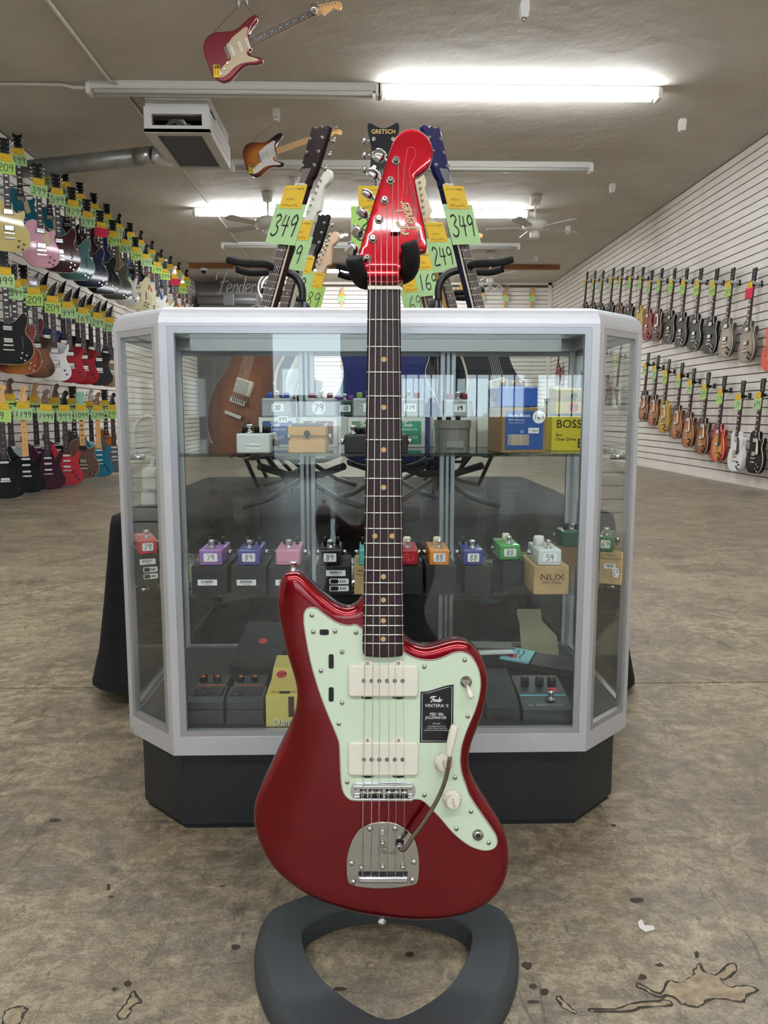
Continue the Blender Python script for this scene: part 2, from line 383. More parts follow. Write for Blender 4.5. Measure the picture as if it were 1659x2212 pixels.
# ================================================================== ceiling fittings
white_metal = mat('white_metal', 'd8d6d0', .45); white_plastic = mat('white_plastic', 'e2e0d9', .5)
tube_on = mat('tube_lit', 'f4f8ff', .5, emit=TUBE_L); tube_off = mat('tube_unlit', 'd3d3cc', .4)
def fluor(x0, x1, y, lit, label):
    t = thing('fluorescent_light', label, 'ceiling light', ((x0 + x1) / 2, y, ZC), 0, 'fluorescent batten lights on the ceiling')
    h = (x1 - x0) / 2
    MB().prism([(-.055, -.012), (.055, -.012), (.03, -.055), (-.03, -.055)], -h, h, Rz(90)).build('housing', white_metal, t)
    MB().box(-h, h, -.06, .06, -.014, 0).build('mounting_plate', white_metal, t)
    for yy in (-.038, .038):
        MB().cyl((-h + .05, yy, -.08), (h - .05, yy, -.08), .019, n=10).build('tube', tube_on if lit else tube_off, t)
    for s in (-1, 1): MB().box(s * h - .02, s * h + .02, -.06, .06, -.105, -.012, .004).build('end_socket', white_plastic, t)
    return t
rows = {'a': at_z(1110, 188, ZC).y, 'b': at_z(1100, 352, ZC).y, 'c': at_z(900, 453, ZC).y, 'd': at_z(800, 525, ZC).y, 'e': at_z(800, 578, ZC).y}
XA, XM, XB = -2.45, .12, 2.66
fluor(XA, XM, rows['a'], False, 'unlit batten light running behind the hanging red guitar'); fluor(XM + .02, XB, rows['a'], True, 'large lit batten light, the nearest glowing one')
fluor(XA + .9, XM, rows['b'], False, 'unlit batten light beside the square air unit'); fluor(XM + .02, XB, rows['b'], False, 'unlit batten light above the ceiling fans, right of the red headstock')
fluor(XA, XM, rows['c'], True, 'lit batten light behind the fan left of the headstock'); fluor(XM + .02, XB - .3, rows['c'], True, 'lit batten light behind the fan right of the headstock')
fluor(XA, XM, rows['d'], False, 'far unlit batten light left of the headstock'); fluor(XM + .02, XB, rows['d'], False, 'far unlit batten light right of the headstock')
fluor(XA + .6, XM, rows['e'], True, 'farthest lit batten light, left half'); fluor(XM + .02, XB - .4, rows['e'], True, 'farthest lit batten light, right half')
for y, on in ((3.1, 1), (-1.3, 1), (-5.4, 1)):
    fluor(XA, XM, y, on, 'lit batten light out of the frame, duct side, %s' % {3.1: 'above the case', -1.3: 'behind the viewer', -5.4: 'by the storefront'}[y]); fluor(XM + .02, XB, y, on, 'lit batten light out of the frame, bare side, %s' % {3.1: 'above the case', -1.3: 'behind the viewer', -5.4: 'by the storefront'}[y])
# conduit
cx = at_z(225, 155, ZC).x
con = mat('conduit_paint', 'cfc8b9', .5)
tag(MB().tube([(cx, 2.0, ZC - .016), (cx, rows['a'] - .1, ZC - .016), (cx + .06, rows['a'] - .02, ZC - .02)], .015, 8).build('conduit', con), 'thin painted conduit running along the ceiling to the first light', 'conduit')
tag(MB().tube([(cx + .06, rows['a'] + .2, ZC - .014), (cx + .06, 17.5, ZC - .014)], .013, 8).build('conduit', con), 'thin conduit crossing the ceiling beyond the air unit', 'conduit')
tag(MB().tube([(XL + .03, rows['a'], ZC - .016), (XA - .25, rows['a'], ZC - .016), (XA - .15, rows['a'], ZC - .04), (XA, rows['a'], ZC - .04)], .015, 8).build('conduit', con), 'short conduit from the wall to the unlit first light', 'conduit')
# air unit + duct
ax0, ax1, ay0, ay1, az = -2.03, -1.43, 7.52, 8.62, 3.37
t = thing('air_unit', 'square white air conditioning unit hanging below the ceiling', 'air unit', ((ax0 + ax1) / 2, ay0, az)); ow = (ax1 - ax0) / 2; ol = ay1 - ay0
unit_m = mat('unit_white', 'dcdbd6', .5); dark = mat('dark_void', '141414', .8)
MB().box(-ow + .012, ow - .012, .01, ol - .02, .22, ZC - az).build('plenum', unit_m, t)
c = MB()
for q in ((-ow, ow, 0, .05, 0, .06), (-ow, ow, 0, .05, .16, .225), (-ow, -ow + .07, 0, .05, .06, .16), (ow - .07, ow, 0, .05, .06, .16), (-ow, ow, .30, ol, .03, .225), (-ow, -ow + .02, .05, .3, .03, .225), (ow - .02, ow, .05, .3, .03, .225), (-ow, ow, .05, .3, .2, .225)): c.box(*q)
c.build('cabinet', unit_m, t)
MB().box(-ow + .03, ow - .03, .28, .295, .04, .21).build('slot_back', dark, t)
fo = MB(); n = 9
vs = [(-.18 + .05 + .27 * i / n, .03 + .12 * j / 4 + random.uniform(-.02, .02), .06 + random.uniform(.02, .085) * math.sin(PI * (i + .3) / (n + .6))) for j in range(5) for i in range(n + 1)]
fo.add(vs, [(j * (n + 1) + i, j * (n + 1) + i + 1, (j + 1) * (n + 1) + i + 1, (j + 1) * (n + 1) + i) for j in range(4) for i in range(n)]).build('foil_sleeve', mat('foil', 'd9d9d9', .35, .75), t)
fr = MB(); gx0, gx1, gy0, gy1 = -ow + .09, ow - .09, .08, ol - .08
for q in ((-ow, ow, 0, gy0), (-ow, ow, gy1, ol), (-ow, gx0, gy0, gy1), (gx1, ow, gy0, gy1)): fr.box(q[0], q[1], q[2], q[3], -.005, .03)
fr.build('grille_frame', mat('unit_trim', 'c5c2ba', .5), t)
MB().box(gx0, gx1, gy0, gy1, .012, .02).build('filter_grille', mat('filter_grey', '55555a', .8, bump=(300, .4, .002)), t)
MB().box(ow, ow + .006, .12, ol - .1, .06, .19).build('side_panel', mat('unit_trim', 'c5c2ba'), t)
p0 = at_x(40, 367, XL + .02); p1 = at_x(342, 335, ax0 - .08)
t = thing('air_duct', 'round grey metal duct from the wall to the air unit', 'duct', p0); d = p1 - p0
galv = mat('galvanised', '9a9a98', .4, .55, noise=('86867f', 6, (1, 1, 1), .35, .7))
MB().cyl((0, 0, 0), d * .88, .088, n=20).build('duct_pipe', galv, t); MB().cyl(d * .86, d * .97, .094, .09, n=20).build('duct_collar', mat('foil_tape', 'b5b5b3', .3, .9), t)
MB().tube([d * .96, d * 1.0 + Vector((0, .04, -.01)), d + Vector((.12, .1, -.02))], [.085, .07, .06], 12).build('flex_end', mat('foil', 'c9c9c9'), t)
# ceiling fans
def fan(px, py, label, s=1.0):
    p = at_z(px, py, ZC); t = thing('ceiling_fan', label, 'ceiling fan', p, random.random(), 'ceiling fans')
    fm = mat('fan_white', 'd9d5cb', .45)
    MB().lathe([(.06, -.12), (.075, -.06), (.085, 0)], 16).build('canopy', fm, t); MB().cyl((0, 0, -.32), (0, 0, -.1), .014, n=8).build('down_rod', fm, t)
    MB().lathe([(.07, -.47), (.13, -.45), (.17, -.40), (.17, -.36), (.10, -.32), (.03, -.30)], 20).build('motor_housing', fm, t)
    MB().lathe([(.06, -.56), (.07, -.54), (.065, -.47)], 14).build('switch_cup', fm, t)
    for k in range(5):
        b = MB().prism([(.20, -.05), (.62, -.075), (.66, -.05), (.66, .05), (.62, .075), (.20, .05)], -.006, .006, Rz(72 * k) @ T((0, 0, -.43)) @ Rx(102)).build('blade', mat('fan_blade', 'bdb9b2', .5), t)
        MB().box(.10, .24, -.016, .016, -.435, -.428, 0, Rz(72 * k)).build('blade_iron', fm, b)
fan(578, 415, 'white ceiling fan left of the red headstock'); fan(1157, 422, 'white ceiling fan right of the red headstock'); fan(1060, 543, 'small distant ceiling fan behind the upright guitar neck')
# ceiling hooks (small white hanger blocks)
def hook(px, py, label, w=.03):
    p = at_z(px, py, ZC); t = thing('ceiling_hook', label, 'hook', p, 0, 'white hanger blocks on the ceiling')
    MB().prism([(-w, 0), (w, 0), (w * 1.1, -.05), (w * .8, -.11), (-w * .8, -.11), (-w * 1.1, -.05)], -.03, .03).build('block', white_plastic, t)
    MB().cyl((0, 0, -.13), (0, 0, -.10), .012, n=8).build('nub', mat('screw_steel', 'b0b0b0', .3, .9), t)
    return p
for i, (a, b, l) in enumerate(((1474, 258, 'hanger block on the bare ceiling beyond the large lit light'), (1323, 397, 'hanger block right of the fan, nearer of two'), (1227, 489, 'hanger block just right of the fan blades'), (632, 385, 'hanger block above the left fan beside the dark headstock'), (1133, 5, 'hanger block at the top edge of the picture'), (938, 480, 'hanger block behind the tagged guitar necks'), (1158, 552, 'distant hanger block on the ceiling beyond the fan'))): hook(a, b, l)
t = MB().box(-3.5, 3.8, -.06, .06, -.09, 0); by = at_z(800, 578, ZC).y - .35
tag(t.build('ceiling_batten', mat('raw_wood', '9a6a3c', .6, noise=('7d5229', 4, (.3, 3, 3), .3, .7)), loc=(.05, by, ZC)), 'long raw wooden batten fixed across the far ceiling', 'batten')
t = thing('security_camera', 'small white dome camera under the wooden batten', 'camera', (at_y(440, 588, by).x, by, ZC - .09))
MB().lathe([(.06, -.05), (.075, -.03), (.075, 0)], 16).build('dome_base', white_plastic, t); MB().lathe([(.002, -.11), (.03, -.10), (.05, -.075), (.055, -.05)], 14).build('dome', mat('smoked', '151515', .1), t)
# unlit signs on the far side
neon = mat('neon_tube_grey', '9a9890', .3); neon_y = mat('neon_yellow', 'd8b64a', .4); neon_w = mat('sign_white', 'e6e6e2', .5)
sy = 15.0; p = at_y(465, 637, sy); s = 1.05 * sy / F_PX * 78
mb = MB(); script_logo(mb, s, s * .62, .022)
o = MB()
for st, k in SCRIPT:
    q = spline(st, 3, False) if len(st) > 2 else st
    o.tube([((a + .06 * b) * s, 0, b * s * .62) for a, b in q], .011, 6)
t = thing('script_sign', 'unlit script tube sign hanging left of the first price tags', 'sign', p, 0); o.build('tube_lettering', neon, t)
MB().cyl((s * .5, 0, s * .3), (s * .5, 0, ZC - p.z), .003, n=6).build('hanging_wire', neon, t)
MB().box(s * .2, s * .45, .02, .1, -.18, .02).build('transformer', mat('pipe_grey', '85868a'), t)
p = at_y(592, 622, 16.5); t = thing('round_sign', 'round white ringed logo sign behind the first guitar neck', 'sign', p, 0)
for r_ in (.33, .26):
    MB().tube([(r_ * math.cos(a), 0, r_ * math.sin(a)) for a in [k * PI / 16 for k in range(33)]], .022, 6).build('ring', neon_w, t)
g_ = MB(); g_.tube([(.12, 0, .12), (.0, 0, .17), (-.12, 0, .1), (-.14, 0, -.06), (-.02, 0, -.16), (.12, 0, -.1), (.12, 0, 0), (.02, 0, 0)], .02, 6); g_.build('letter', neon_w, t)
MB().cyl((0, 0, .33), (0, 0, ZC - p.z), .004, n=6).build('hanging_wire', neon, t)
p = at_y(975, 634, YB_ - .06); t = thing('script_sign', 'yellow script tube sign on the far slat wall', 'sign', p, 0)
o = MB(); o.tube(spline([(-.25, 0, 0), (-.2, 0, .12), (-.12, 0, .0), (-.05, 0, .12), (.02, 0, 0), (.1, 0, .12), (.16, 0, 0), (.22, 0, .22), (.26, 0, 0), (.34, 0, .1), (.4, 0, .02)], 3, False), .022, 6); o.build('tube_lettering', neon_y, t)
p = at_y(1068, 622, YB_ - .22); t = thing('outline_sign', 'grey wire outline logo sign beside the yellow sign', 'sign', p, 0)
o = MB(); o.tube(spline([(-.45, 0, -.05), (-.2, 0, -.08), (.0, 0, .05), (-.1, 0, .14), (.15, 0, .1), (.35, 0, .0), (.2, 0, -.1), (.38, 0, -.14)], 3, False), .012, 6); o.build('tube_outline', neon, t)
o = MB(); o.tube(spline([(-.4, 0, .0), (-.3, 0, .06), (-.2, 0, -.02), (-.1, 0, .05), (0, 0, -.03), (.1, 0, .05), (.2, 0, -.02)], 3, False), .014, 6); o.build('tube_lettering', neon_w, t)
# ================================================================== electric guitars (all but the big red one)
K = {}
def sym(l): return l + [(-x, z) for x, z in reversed(l) if abs(x) > 1e-6]
K['LP'] = dict(out=[(0, 0), (-.085, .008), (-.142, .05), (-.166, .12), (-.156, .185), (-.125, .245), (-.122, .29), (-.134, .34), (-.132, .385), (-.105, .42), (-.065, .438), (-.032, .432), (0, .43), (.032, .415), (.04, .365), (.066, .338), (.098, .345), (.122, .362), (.133, .345), (.128, .31), (.118, .275), (.126, .24), (.155, .185), (.166, .12), (.142, .05), (.085, .008)],
    nut=.785, br=.157, fb=.37, head='open', pk=(.338, .20), pkt='hum', knobs=[(.075, .10), (.112, .075), (.065, .05), (.10, .03)], bind=True, blocks=True, th=.048, rr=.006)
K['JT'] = dict(K['LP'], head='book', pg=[(.01, .34), (.055, .34), (.075, .27), (.085, .22), (.05, .20), (.03, .24), (.022, .31), (-.03, .315), (-.03, .34)])
K['ST'] = dict(out=[(0, 0), (-.09, .008), (-.145, .05), (-.158, .11), (-.14, .175), (-.119, .235), (-.122, .29), (-.138, .34), (-.150, .395), (-.138, .432), (-.112, .42), (-.085, .37), (-.05, .335), (-.03, .332), (.03, .322), (.045, .298), (.07, .296), (.095, .33), (.118, .362), (.138, .358), (.140, .32), (.12, .265), (.116, .22), (.135, .165), (.158, .105), (.148, .05), (.095, .008)],
    nut=.803, br=.155, fb=.335, head='fender', pk=(.31, .255, .195), pkt='single', knobs=[(.06, .135), (.085, .10), (.105, .065)], th=.045, rr=.010,
    pg=[(-.03, .322), (-.06, .325), (-.085, .345), (-.1, .33), (-.09, .28), (-.078, .23), (-.058, .19), (-.042, .165), (.04, .165), (.05, .13), (.072, .08), (.1, .042), (.124, .055), (.12, .11), (.1, .165), (.097, .22), (.108, .27), (.124, .325), (.115, .335), (.09, .305), (.068, .28), (.042, .282), (.03, .312)])
K['SU'] = dict(K['ST'], head='pointed', pk=(.30, .185), pkt='hum', pg=None, knobs=[(.085, .11), (.105, .07)])
K['SU']['out'] = [(0, 0), (-.09, .008), (-.14, .05), (-.152, .11), (-.135, .175), (-.112, .235), (-.118, .29), (-.138, .345), (-.150, .405), (-.143, .435), (-.120, .41), (-.085, .355), (-.05, .33), (-.03, .328), (.03, .315), (.045, .285), (.07, .285), (.10, .33), (.128, .372), (.140, .365), (.136, .32), (.115, .265), (.11, .22), (.13, .165), (.152, .105), (.14, .05), (.09, .008)]
K['TE'] = dict(out=[(0, 0), (-.09, .01), (-.148, .05), (-.160, .12), (-.142, .185), (-.12, .24), (-.122, .29), (-.139, .335), (-.13, .38), (-.085, .402), (-.03, .396), (.03, .382), (.042, .335), (.068, .315), (.10, .332), (.124, .345), (.137, .325), (.128, .28), (.118, .245), (.128, .20), (.158, .125), (.148, .05), (.09, .01)],
    nut=.80, br=.152, fb=.335, head='fender', pk=(.315, .17), pkt='single', knobs=[(.095, .12), (.10, .085)], th=.045, rr=.004)
K['ES'] = dict(out=sym([(0, 0), (-.11, .008), (-.175, .058), (-.202, .13), (-.185, .21), (-.147, .265), (-.142, .31), (-.160, .36), (-.165, .41), (-.142, .446), (-.108, .43), (-.07, .382), (-.032, .365)]),
    nut=.79, br=.165, fb=.34, head='open', pk=(.31, .205), pkt='hum', knobs=[(.105, .10), (.14, .08), (.095, .055), (.125, .035)], bind=True, blocks=True, th=.044, rr=.006, fhole=True)
HEAD = {'open': ([(-.022, -.002), (-.024, .02), (-.036, .045), (-.041, .15), (-.036, .172), (-.012, .166), (0, .172), (.012, .166), (.036, .172), (.041, .15), (.036, .045), (.024, .02), (.022, -.002)], [(s * .029, .06 + .038 * i, s) for s in (-1, 1) for i in range(3)]),
        'book': ([(-.022, -.002), (-.024, .02), (-.038, .05), (-.034, .11), (-.044, .16), (-.040, .178), (-.018, .168), (0, .163), (.018, .168), (.040, .178), (.044, .16), (.034, .11), (.038, .05), (.024, .02), (.022, -.002)], [(s * .027, .058 + .038 * i, s) for s in (-1, 1) for i in range(3)]),
        'fender': ([(-.022, -.002), (-.030, .018), (-.034, .03), (-.012, .12), (-.004, .15), (.014, .176), (.036, .178), (.050, .160), (.048, .140), (.034, .125), (.028, .11), (.040, .05), (.040, .04), (.024, .03), (.022, -.002)], [(-.018 + .0045 * i, .036 + .021 * i, -1) for i in range(6)]),
        'pointed': ([(-.022, -.002), (-.036, .03), (-.040, .05), (-.02, .10), (.015, .145), (.062, .185), (.048, .14), (.040, .10), (.030, .055), (.024, .03), (.022, -.002)], [(-.026 + .009 * i, .05 + .018 * i, -1) for i in range(6)])}
GM = {}
def gmeshes(kind):
    if kind in GM: return GM[kind]
    k = K[kind]; g = {}; out = ccw(spline(k['out'], 4)); nut, fb = k['nut'], k['fb']; L = nut - k['br']
    g['body'] = MB().rprism(out, 0, k['th'], k['rr'], 3).mesh('body')
    if k.get('bind'): g['binding'] = MB().prism(offset(out, -.0013), .0035, .010, smooth=True).mesh('binding')
    w0, w1 = .0215, .0275
    g['fretboard'] = MB().prism([(-w1, fb), (w1, fb), (w0, nut), (-w0, nut)], -.011, -.004).mesh('fretboard')
    g['fret_binding'] = MB().prism([(-w1 - .001, fb), (w1 + .001, fb), (w0 + .001, nut), (-w0 - .001, nut)], -.0095, -.0045).mesh('fret_binding')
    n = MB(); n.prism([(-w1, fb + .0), (w1, fb + .0), (w0, nut + .02), (-w0, nut + .02)], -.004, .006); n.prism([(-w1 * .8, fb + .02), (w1 * .8, fb + .02), (w0 * .75, nut + .02), (-w0 * .75, nut + .02)], .006, .016)
    g['neck'] = n.mesh('neck')
    f = MB()
    for i in range(1, 21):
        z = nut - L * (1 - 2 ** (-i / 12)); w = w0 + (w1 - w0) * (nut - z) / (nut - fb)
        f.box(-w, w, -.0122, -.011, z - .0009, z + .0009)
    g['frets'] = f.mesh('frets')
    f = MB()
    for i in (3, 5, 7, 9, 12, 15, 17):
        z = nut - L * (1 - 2 ** (-(i - .5) / 12))
        if k.get('blocks'):
            h = L * (2 ** (-(i - 1) / 12) - 2 ** (-i / 12)) * .32; f.box(-.013, .013, -.0116, -.011, z - h, z + h)
        else: f.cyl((0, -.0116, z), (0, -.011, z), .0038, n=10)
    g['inlays'] = f.mesh('inlays')
    g['nut'] = MB().box(-w0, w0, -.0135, -.003, nut, nut + .005).mesh('nut')
    ho, tu = HEAD[k['head']]; ho = [(x, nut + z) for x, z in ho]
    g['headstock'] = MB().rprism(ho if k['head'] in ('pointed',) else spline(ho, 3), -.001, .013, .0015, 2).mesh('headstock')
    f = MB(); pegs = []
    for x, z, s in tu:
        if f.v: pegs.append(f.mesh('tuning_peg')); f2_ = f; f = MB()
        z += nut; f.cyl((x, -.009, z), (x, .0, z), .0032, n=8); f.cyl((x, -.003, z), (x, -.001, z), .0058, n=8)
        ex = x + s * (.022 if k['head'] in ('open', 'book') else .030); f.cyl((x, .016, z), (ex, .016, z), .0022, n=6)
        f.add([(v[0] * .008, v[1] * .006, v[2] * .011) for v in [(-1, 0, 0), (1, 0, 0), (0, -1, 0), (0, 1, 0), (0, 0, -1), (0, 0, 1), (-.7, 0, .7), (.7, 0, .7), (-.7, 0, -.7), (.7, 0, -.7)]],
              [(0, 2, 6), (6, 2, 5), (5, 2, 7), (7, 2, 1), (1, 2, 9), (9, 2, 4), (4, 2, 8), (8, 2, 0), (0, 6, 3), (6, 5, 3), (5, 7, 3), (7, 1, 3), (1, 9, 3), (9, 4, 3), (4, 8, 3), (8, 0, 3)], True, T((ex + s * .005, .016, z)))
    pegs.append(f.mesh('tuning_peg')); g['pegs'] = pegs
    allp = MB()
    for pm in pegs: allp.add([tuple(v.co) for v in pm.vertices], [tuple(q.vertices) for q in pm.polygons], True)
    g['tuning_pegs'] = allp.mesh('tuning_pegs')
    if k['pkt'] == 'hum':
        g['pickup'] = MB().box(-.041, .041, -.011, .0, -.022, .022, .003).mesh('pickup')
        f = MB()
        for s in (-1, 1):
            f.box(-.034, .034, -.014, -.0108, s * .0095 - .008, s * .0095 + .008)
        g['pickup_cover'] = f.mesh('pickup_cover')
    else:
        g['pickup'] = MB().rprism(rrect(-.036, .036, -.009, .009, .0085, 4), -.008, 0, .002, 2).mesh('pickup')
        f = MB()
        for i in range(6): f.cyl((-.026 + .0104 * i, -.0088, 0), (-.026 + .0104 * i, -.0078, 0), .0026, n=8)
        g['pickup_cover'] = f.mesh('pickup_poles')
    b = MB(); z = k['br']; b.box(-.041, .041, -.014, 0, z - .009, z + .006, .002)
    for i in range(6): b.box(-.028 + .0105 * i, -.022 + .0105 * i, -.0165, -.013, z - .005, z + .004)
    if k['pkt'] == 'hum' and kind not in ('SU',): b.box(-.045, .045, -.016, 0, z - .048, z - .036, .002)
    g['bridge'] = b.mesh('bridge')
    f = MB()
    for x, z in k['knobs']: f.lathe([(.0105, 0), (.010, .008), (.008, .014), (.0075, .0145)], 12, T((x, 0, z)) @ Rx(90))
    g['knob1'] = MB().lathe([(.0105, 0), (.010, .008), (.008, .014), (.0075, .0145)], 12, Rx(90)).mesh('control_knob')
    g['control_knobs'] = f.mesh('control_knobs')
    if k.get('pg'): g['pickguard'] = MB().prism(spline(k['pg'], 3), -.0025, 0).mesh('pickguard')
    if kind == 'LP': g['pickguard'] = MB().prism([(.034, .365), (.060, .33), (.085, .215), (.075, .195), (.046, .19), (.036, .24)], -.012, -.009).mesh('pickguard')
    if k.get('fhole'):
        f = MB()
        for s in (-1, 1):
            q = spline([(s * .105, .245), (s * .118, .225), (s * .112, .19), (s * .12, .155), (s * .105, .14)], 4, False); f.ribbon(q, [.014 - .008 * abs(i / (len(q) - 1) - .5) for i in range(len(q))], -.0004)
        g['sound_hole'] = f.mesh('sound_hole')
    f = MB()
    for i in range(6):
        t = (i - 2.5) / 2.5; f.tube([(t * .026, -.0165, k['br']), (t * .0175, -.0138, nut + .002), (t * .018, -.006, nut + .05)], .0006, 4, False)
    g['strings'] = f.mesh('strings')
    f = MB(); f.cyl((0, .02, -.008), (0, .02, .004), .006, .008, n=8); g['strap_button'] = f.mesh('strap_button')
    GM[kind] = g
    return g
rosewood = mat('rosewood', '34221f', .5, noise=('22151a', 20, (30, 4, 1.5), .35, .65)); maple = mat('maple', 'd9a763', .35, coat=.5); black_gloss = mat('black_gloss', '08080a', .5, coat=.35, spec=.15)
ebony = mat('ebony', '17151a', .5); mahog = mat('mahogany', '54231a', .4, coat=.4); chrome = mat('chrome', 'd9d9da', .08, 1.0); nickel = mat('nickel', 'c9c6bf', .2, 1.0)
cream = mat('cream_plastic', 'e7dcc0', .4); pearl = mat('pearl', 'dcdcd6', .25); black_pl = mat('black_plastic', '101011', .35); fret_m = mat('fret_steel', 'd9d8cf', .25, .9)
string_m = mat('string_steel', 'd8d4ca', .4, .6); tan_pl = mat('tan_plastic', 'c8b78c', .4); ink = mat('ink', '101010', .7)
tag_y = mat('note_yellow', 'dfb93c', .8, spec=.2); tag_g = mat('note_green', 'afd498', .8, spec=.2); tag_l = mat('note_lime', 'b0d776', .8, spec=.2); tag_p = mat('note_pink', 'd13652', .8, spec=.2)
tag_me = MB().box(-.076, .076, -.0008, 0, -.058, .058).mesh('price_tag'); tagh_me = MB().box(-.054, .054, -.0016, -.0008, .045, .112).mesh('tag_header')
tagl_me = MB()
tagl_me.ribbon([(-.046, .1), (.046, .1035)], .0009, -.0018)
for i, (xa, xb) in enumerate(((.010, .046), (-.030, .012), (-.042, .038))):
    rr_ = random.Random(i + 3); z0_ = .1065 - .0 * i if i == 0 else .098 - .019 * i; nn = int((xb - xa) / .0035)
    tagl_me.ribbon(spline([(xa + (xb - xa) * j / nn, z0_ - .006 + rr_.uniform(-.0042, .0042) * (1 if j % 2 else -1)) for j in range(nn + 1)], 2, False), .0013, -.0018)
tagl_me = tagl_me.mesh('tag_scrawl'); FIG = {}
def figures(s, h, w):
    if (s, h) not in FIG: FIG[(s, h)] = handwrite(MB(), s, 0, -.004, h, w, -.0012).mesh('lettering')
    return FIG[(s, h)]
def burst(name, c_in, c_mid, c_out, cz=.17, r0=.45, r1=.80):
    if name in M: return M[name]
    m = mat(name, c_in, .45, coat=.5, spec=.2); nt = m.node_tree; b = nt.nodes['Principled BSDF']
    tc = nt.nodes.new('ShaderNodeTexCoord'); mp = nt.nodes.new('ShaderNodeMapping'); mp.inputs['Location'].default_value = (0, 0, -cz / .23); mp.inputs['Scale'].default_value = (1 / .175, 0, 1 / .23)
    ln = nt.nodes.new('ShaderNodeVectorMath'); ln.operation = 'LENGTH'; rp = nt.nodes.new('ShaderNodeValToRGB'); e = rp.color_ramp.elements
    e[0].position = r0; e[0].color = lin(c_in); e[1].position = 1.0; e[1].color = lin(c_out); x = e.new(r1); x.color = lin(c_mid)
    nt.links.new(tc.outputs['Object'], mp.inputs[0]); nt.links.new(mp.outputs[0], ln.inputs[0]); nt.links.new(ln.outputs['Value'], rp.inputs[0]); nt.links.new(rp.outputs[0], b.inputs['Base Color'])
    return m
def guitar(kind, paint, label, mtx, price=None, note=None, head=None, fb=None, neck=None, pg=None, group=None, detail=False, hw=None, dots=False, tag_rot=0.0, tag_s=1.0, knob=None, tag_dz=0.0, tag_dx=0.0, tag_y_=-.03, binding=None, pkm=None):
    g = gmeshes(kind); k = K[kind]; hw = hw or chrome
    t = thing('electric_guitar', label, 'guitar', group=group, mtx=mtx)
    put('body', g['body'], paint, t)
    if 'binding' in g: put('binding', g['binding'], binding or cream, t)
    put('fretboard', g['fretboard'], fb or rosewood, t); put('neck', g['neck'], neck or mahog, t)
    put('headstock', g['headstock'], head or black_gloss, t)
    if detail:
        for pm in g['pegs']: put('tuning_peg', pm, hw, t)
        for x, z in k['knobs']: put('control_knob', g['knob1'], knob or black_pl, t, loc=(x, 0, z))
    else:
        tag(put('tuning_pegs', g['tuning_pegs'], hw, t), kind='stuff'); tag(put('control_knobs', g['control_knobs'], knob or black_pl, t), kind='stuff')
    put('nut', g['nut'], pearl, t)
    put('inlays', gmeshes('ST')['inlays'] if dots else g['inlays'], pearl if (fb is not maple) else black_pl, t)
    for z in k['pk']:
        p = put('pickup', g['pickup'], pkm or (black_pl if k['pkt'] == 'hum' else pearl), t, loc=(0, 0, z)); put('pickup_cover', g['pickup_cover'], hw if k['pkt'] == 'hum' else nickel, p)
    put('bridge', g['bridge'], hw, t)
    if 'pickguard' in g and pg is not None: put('pickguard', g['pickguard'], pg, t)
    if 'sound_hole' in g: put('sound_hole', g['sound_hole'], ebony, t)
    put('strap_button', g['strap_button'], hw, t)
    if detail:
        tag(put('strings', g['strings'], string_m, t), kind='stuff')
        tag(put('frets', g['frets'], fret_m, t), kind='stuff')
        if k.get('bind'): put('fret_binding', g['fret_binding'], cream, t)
    if note is not None:
        pt = put('price_tag', tag_me, note, t); pt.matrix_local = T((tag_dx, tag_y_, k['nut'] - .08 + tag_dz)) @ Ry(tag_rot) @ Matrix.Scale(tag_s, 4)
        put('tag_header', tagh_me, tag_y, pt); put('scrawl', tagl_me, ink, pt)
        if price: put('lettering', figures(price, .062 if len(price) < 4 else .05, .006 if not detail else .0038), ink, pt)
    return t
hang_me = {}
def hanger(pos, rotz, back, label, reach, pad):
    """yoke under a headstock with an arm reaching back to the slat wall; local -y is the front"""
    t = thing('guitar_hanger', label, 'hanger', pos, rotz, 'slat wall guitar hangers')
    key = round(reach, 2)
    if key not in hang_me:
        a = MB(); a.tube([(0, .03, -.01), (0, .09, -.015), (0, .14, 0)], .006, 6); y = MB()
        y.tube([(-.045, -.03, .012), (-.043, -.005, 0), (-.036, .022, -.008), (0, .03, -.012), (.036, .022, -.008), (.043, -.005, 0), (.045, -.03, .012)], .0105 if key == 1 else .016, 8)
        hang_me[key] = (a.mesh('arm'), y.mesh('yoke'))
    a, y = hang_me[key]
    put('arm', a, black_pl, t); put('yoke', y, pad, t)
    b = MB(); d = Vector(back); b.tube([(0, .13, 0), (d.x, d.y, d.z)], .006, 6); b.box(d.x - .02, d.x + .02, d.y - .02, d.y + .02, -.03, .03); b.build('wall_bracket', black_pl, t)
    return t
foam = mat('foam_black', '0d0d0e', .85)
ORD = ['first', 'second', 'third', 'fourth', 'fifth', 'sixth', 'seventh', 'eighth', 'ninth', 'tenth', 'eleventh', 'twelfth', 'thirteenth', 'fourteenth', 'fifteenth', 'sixteenth', 'seventeenth']
def P(c): return mat('lacquer_' + c, c, .5, 0, .28, .1)
tob = burst('burst_tobacco', 'b06a18', '70380e', '1c0d06', .17, .3, .72); amb = burst('burst_amber', 'ba741c', '8f4a12', '3c1a0a', .17, .3, .75); che = burst('burst_cherry', 'd98a1e', 'b52a12', '7d1010')
brb = burst('burst_brown', '7a4a22', '4a2813', '2a140a'); gre = burst('burst_grey', '8d7c63', '6b604f', '3c3832'); esa = burst('burst_amberes', 'b9791c', '9c4a16', '6e2410'); chb = burst('burst_red', 'a8481c', '8c2414', '5a120c')
FB = {'r': rosewood, 'e': ebony, 'm': maple}
HD = {'k': black_gloss, 'm': maple, 'w': P('e8e8e6'), 'b': mat('walnut', '6b5242', .5), 'g': P('8fcfae'), 'n': mat('headstock_brown', '7d5a3c', .5)}
wall_s = 1.04
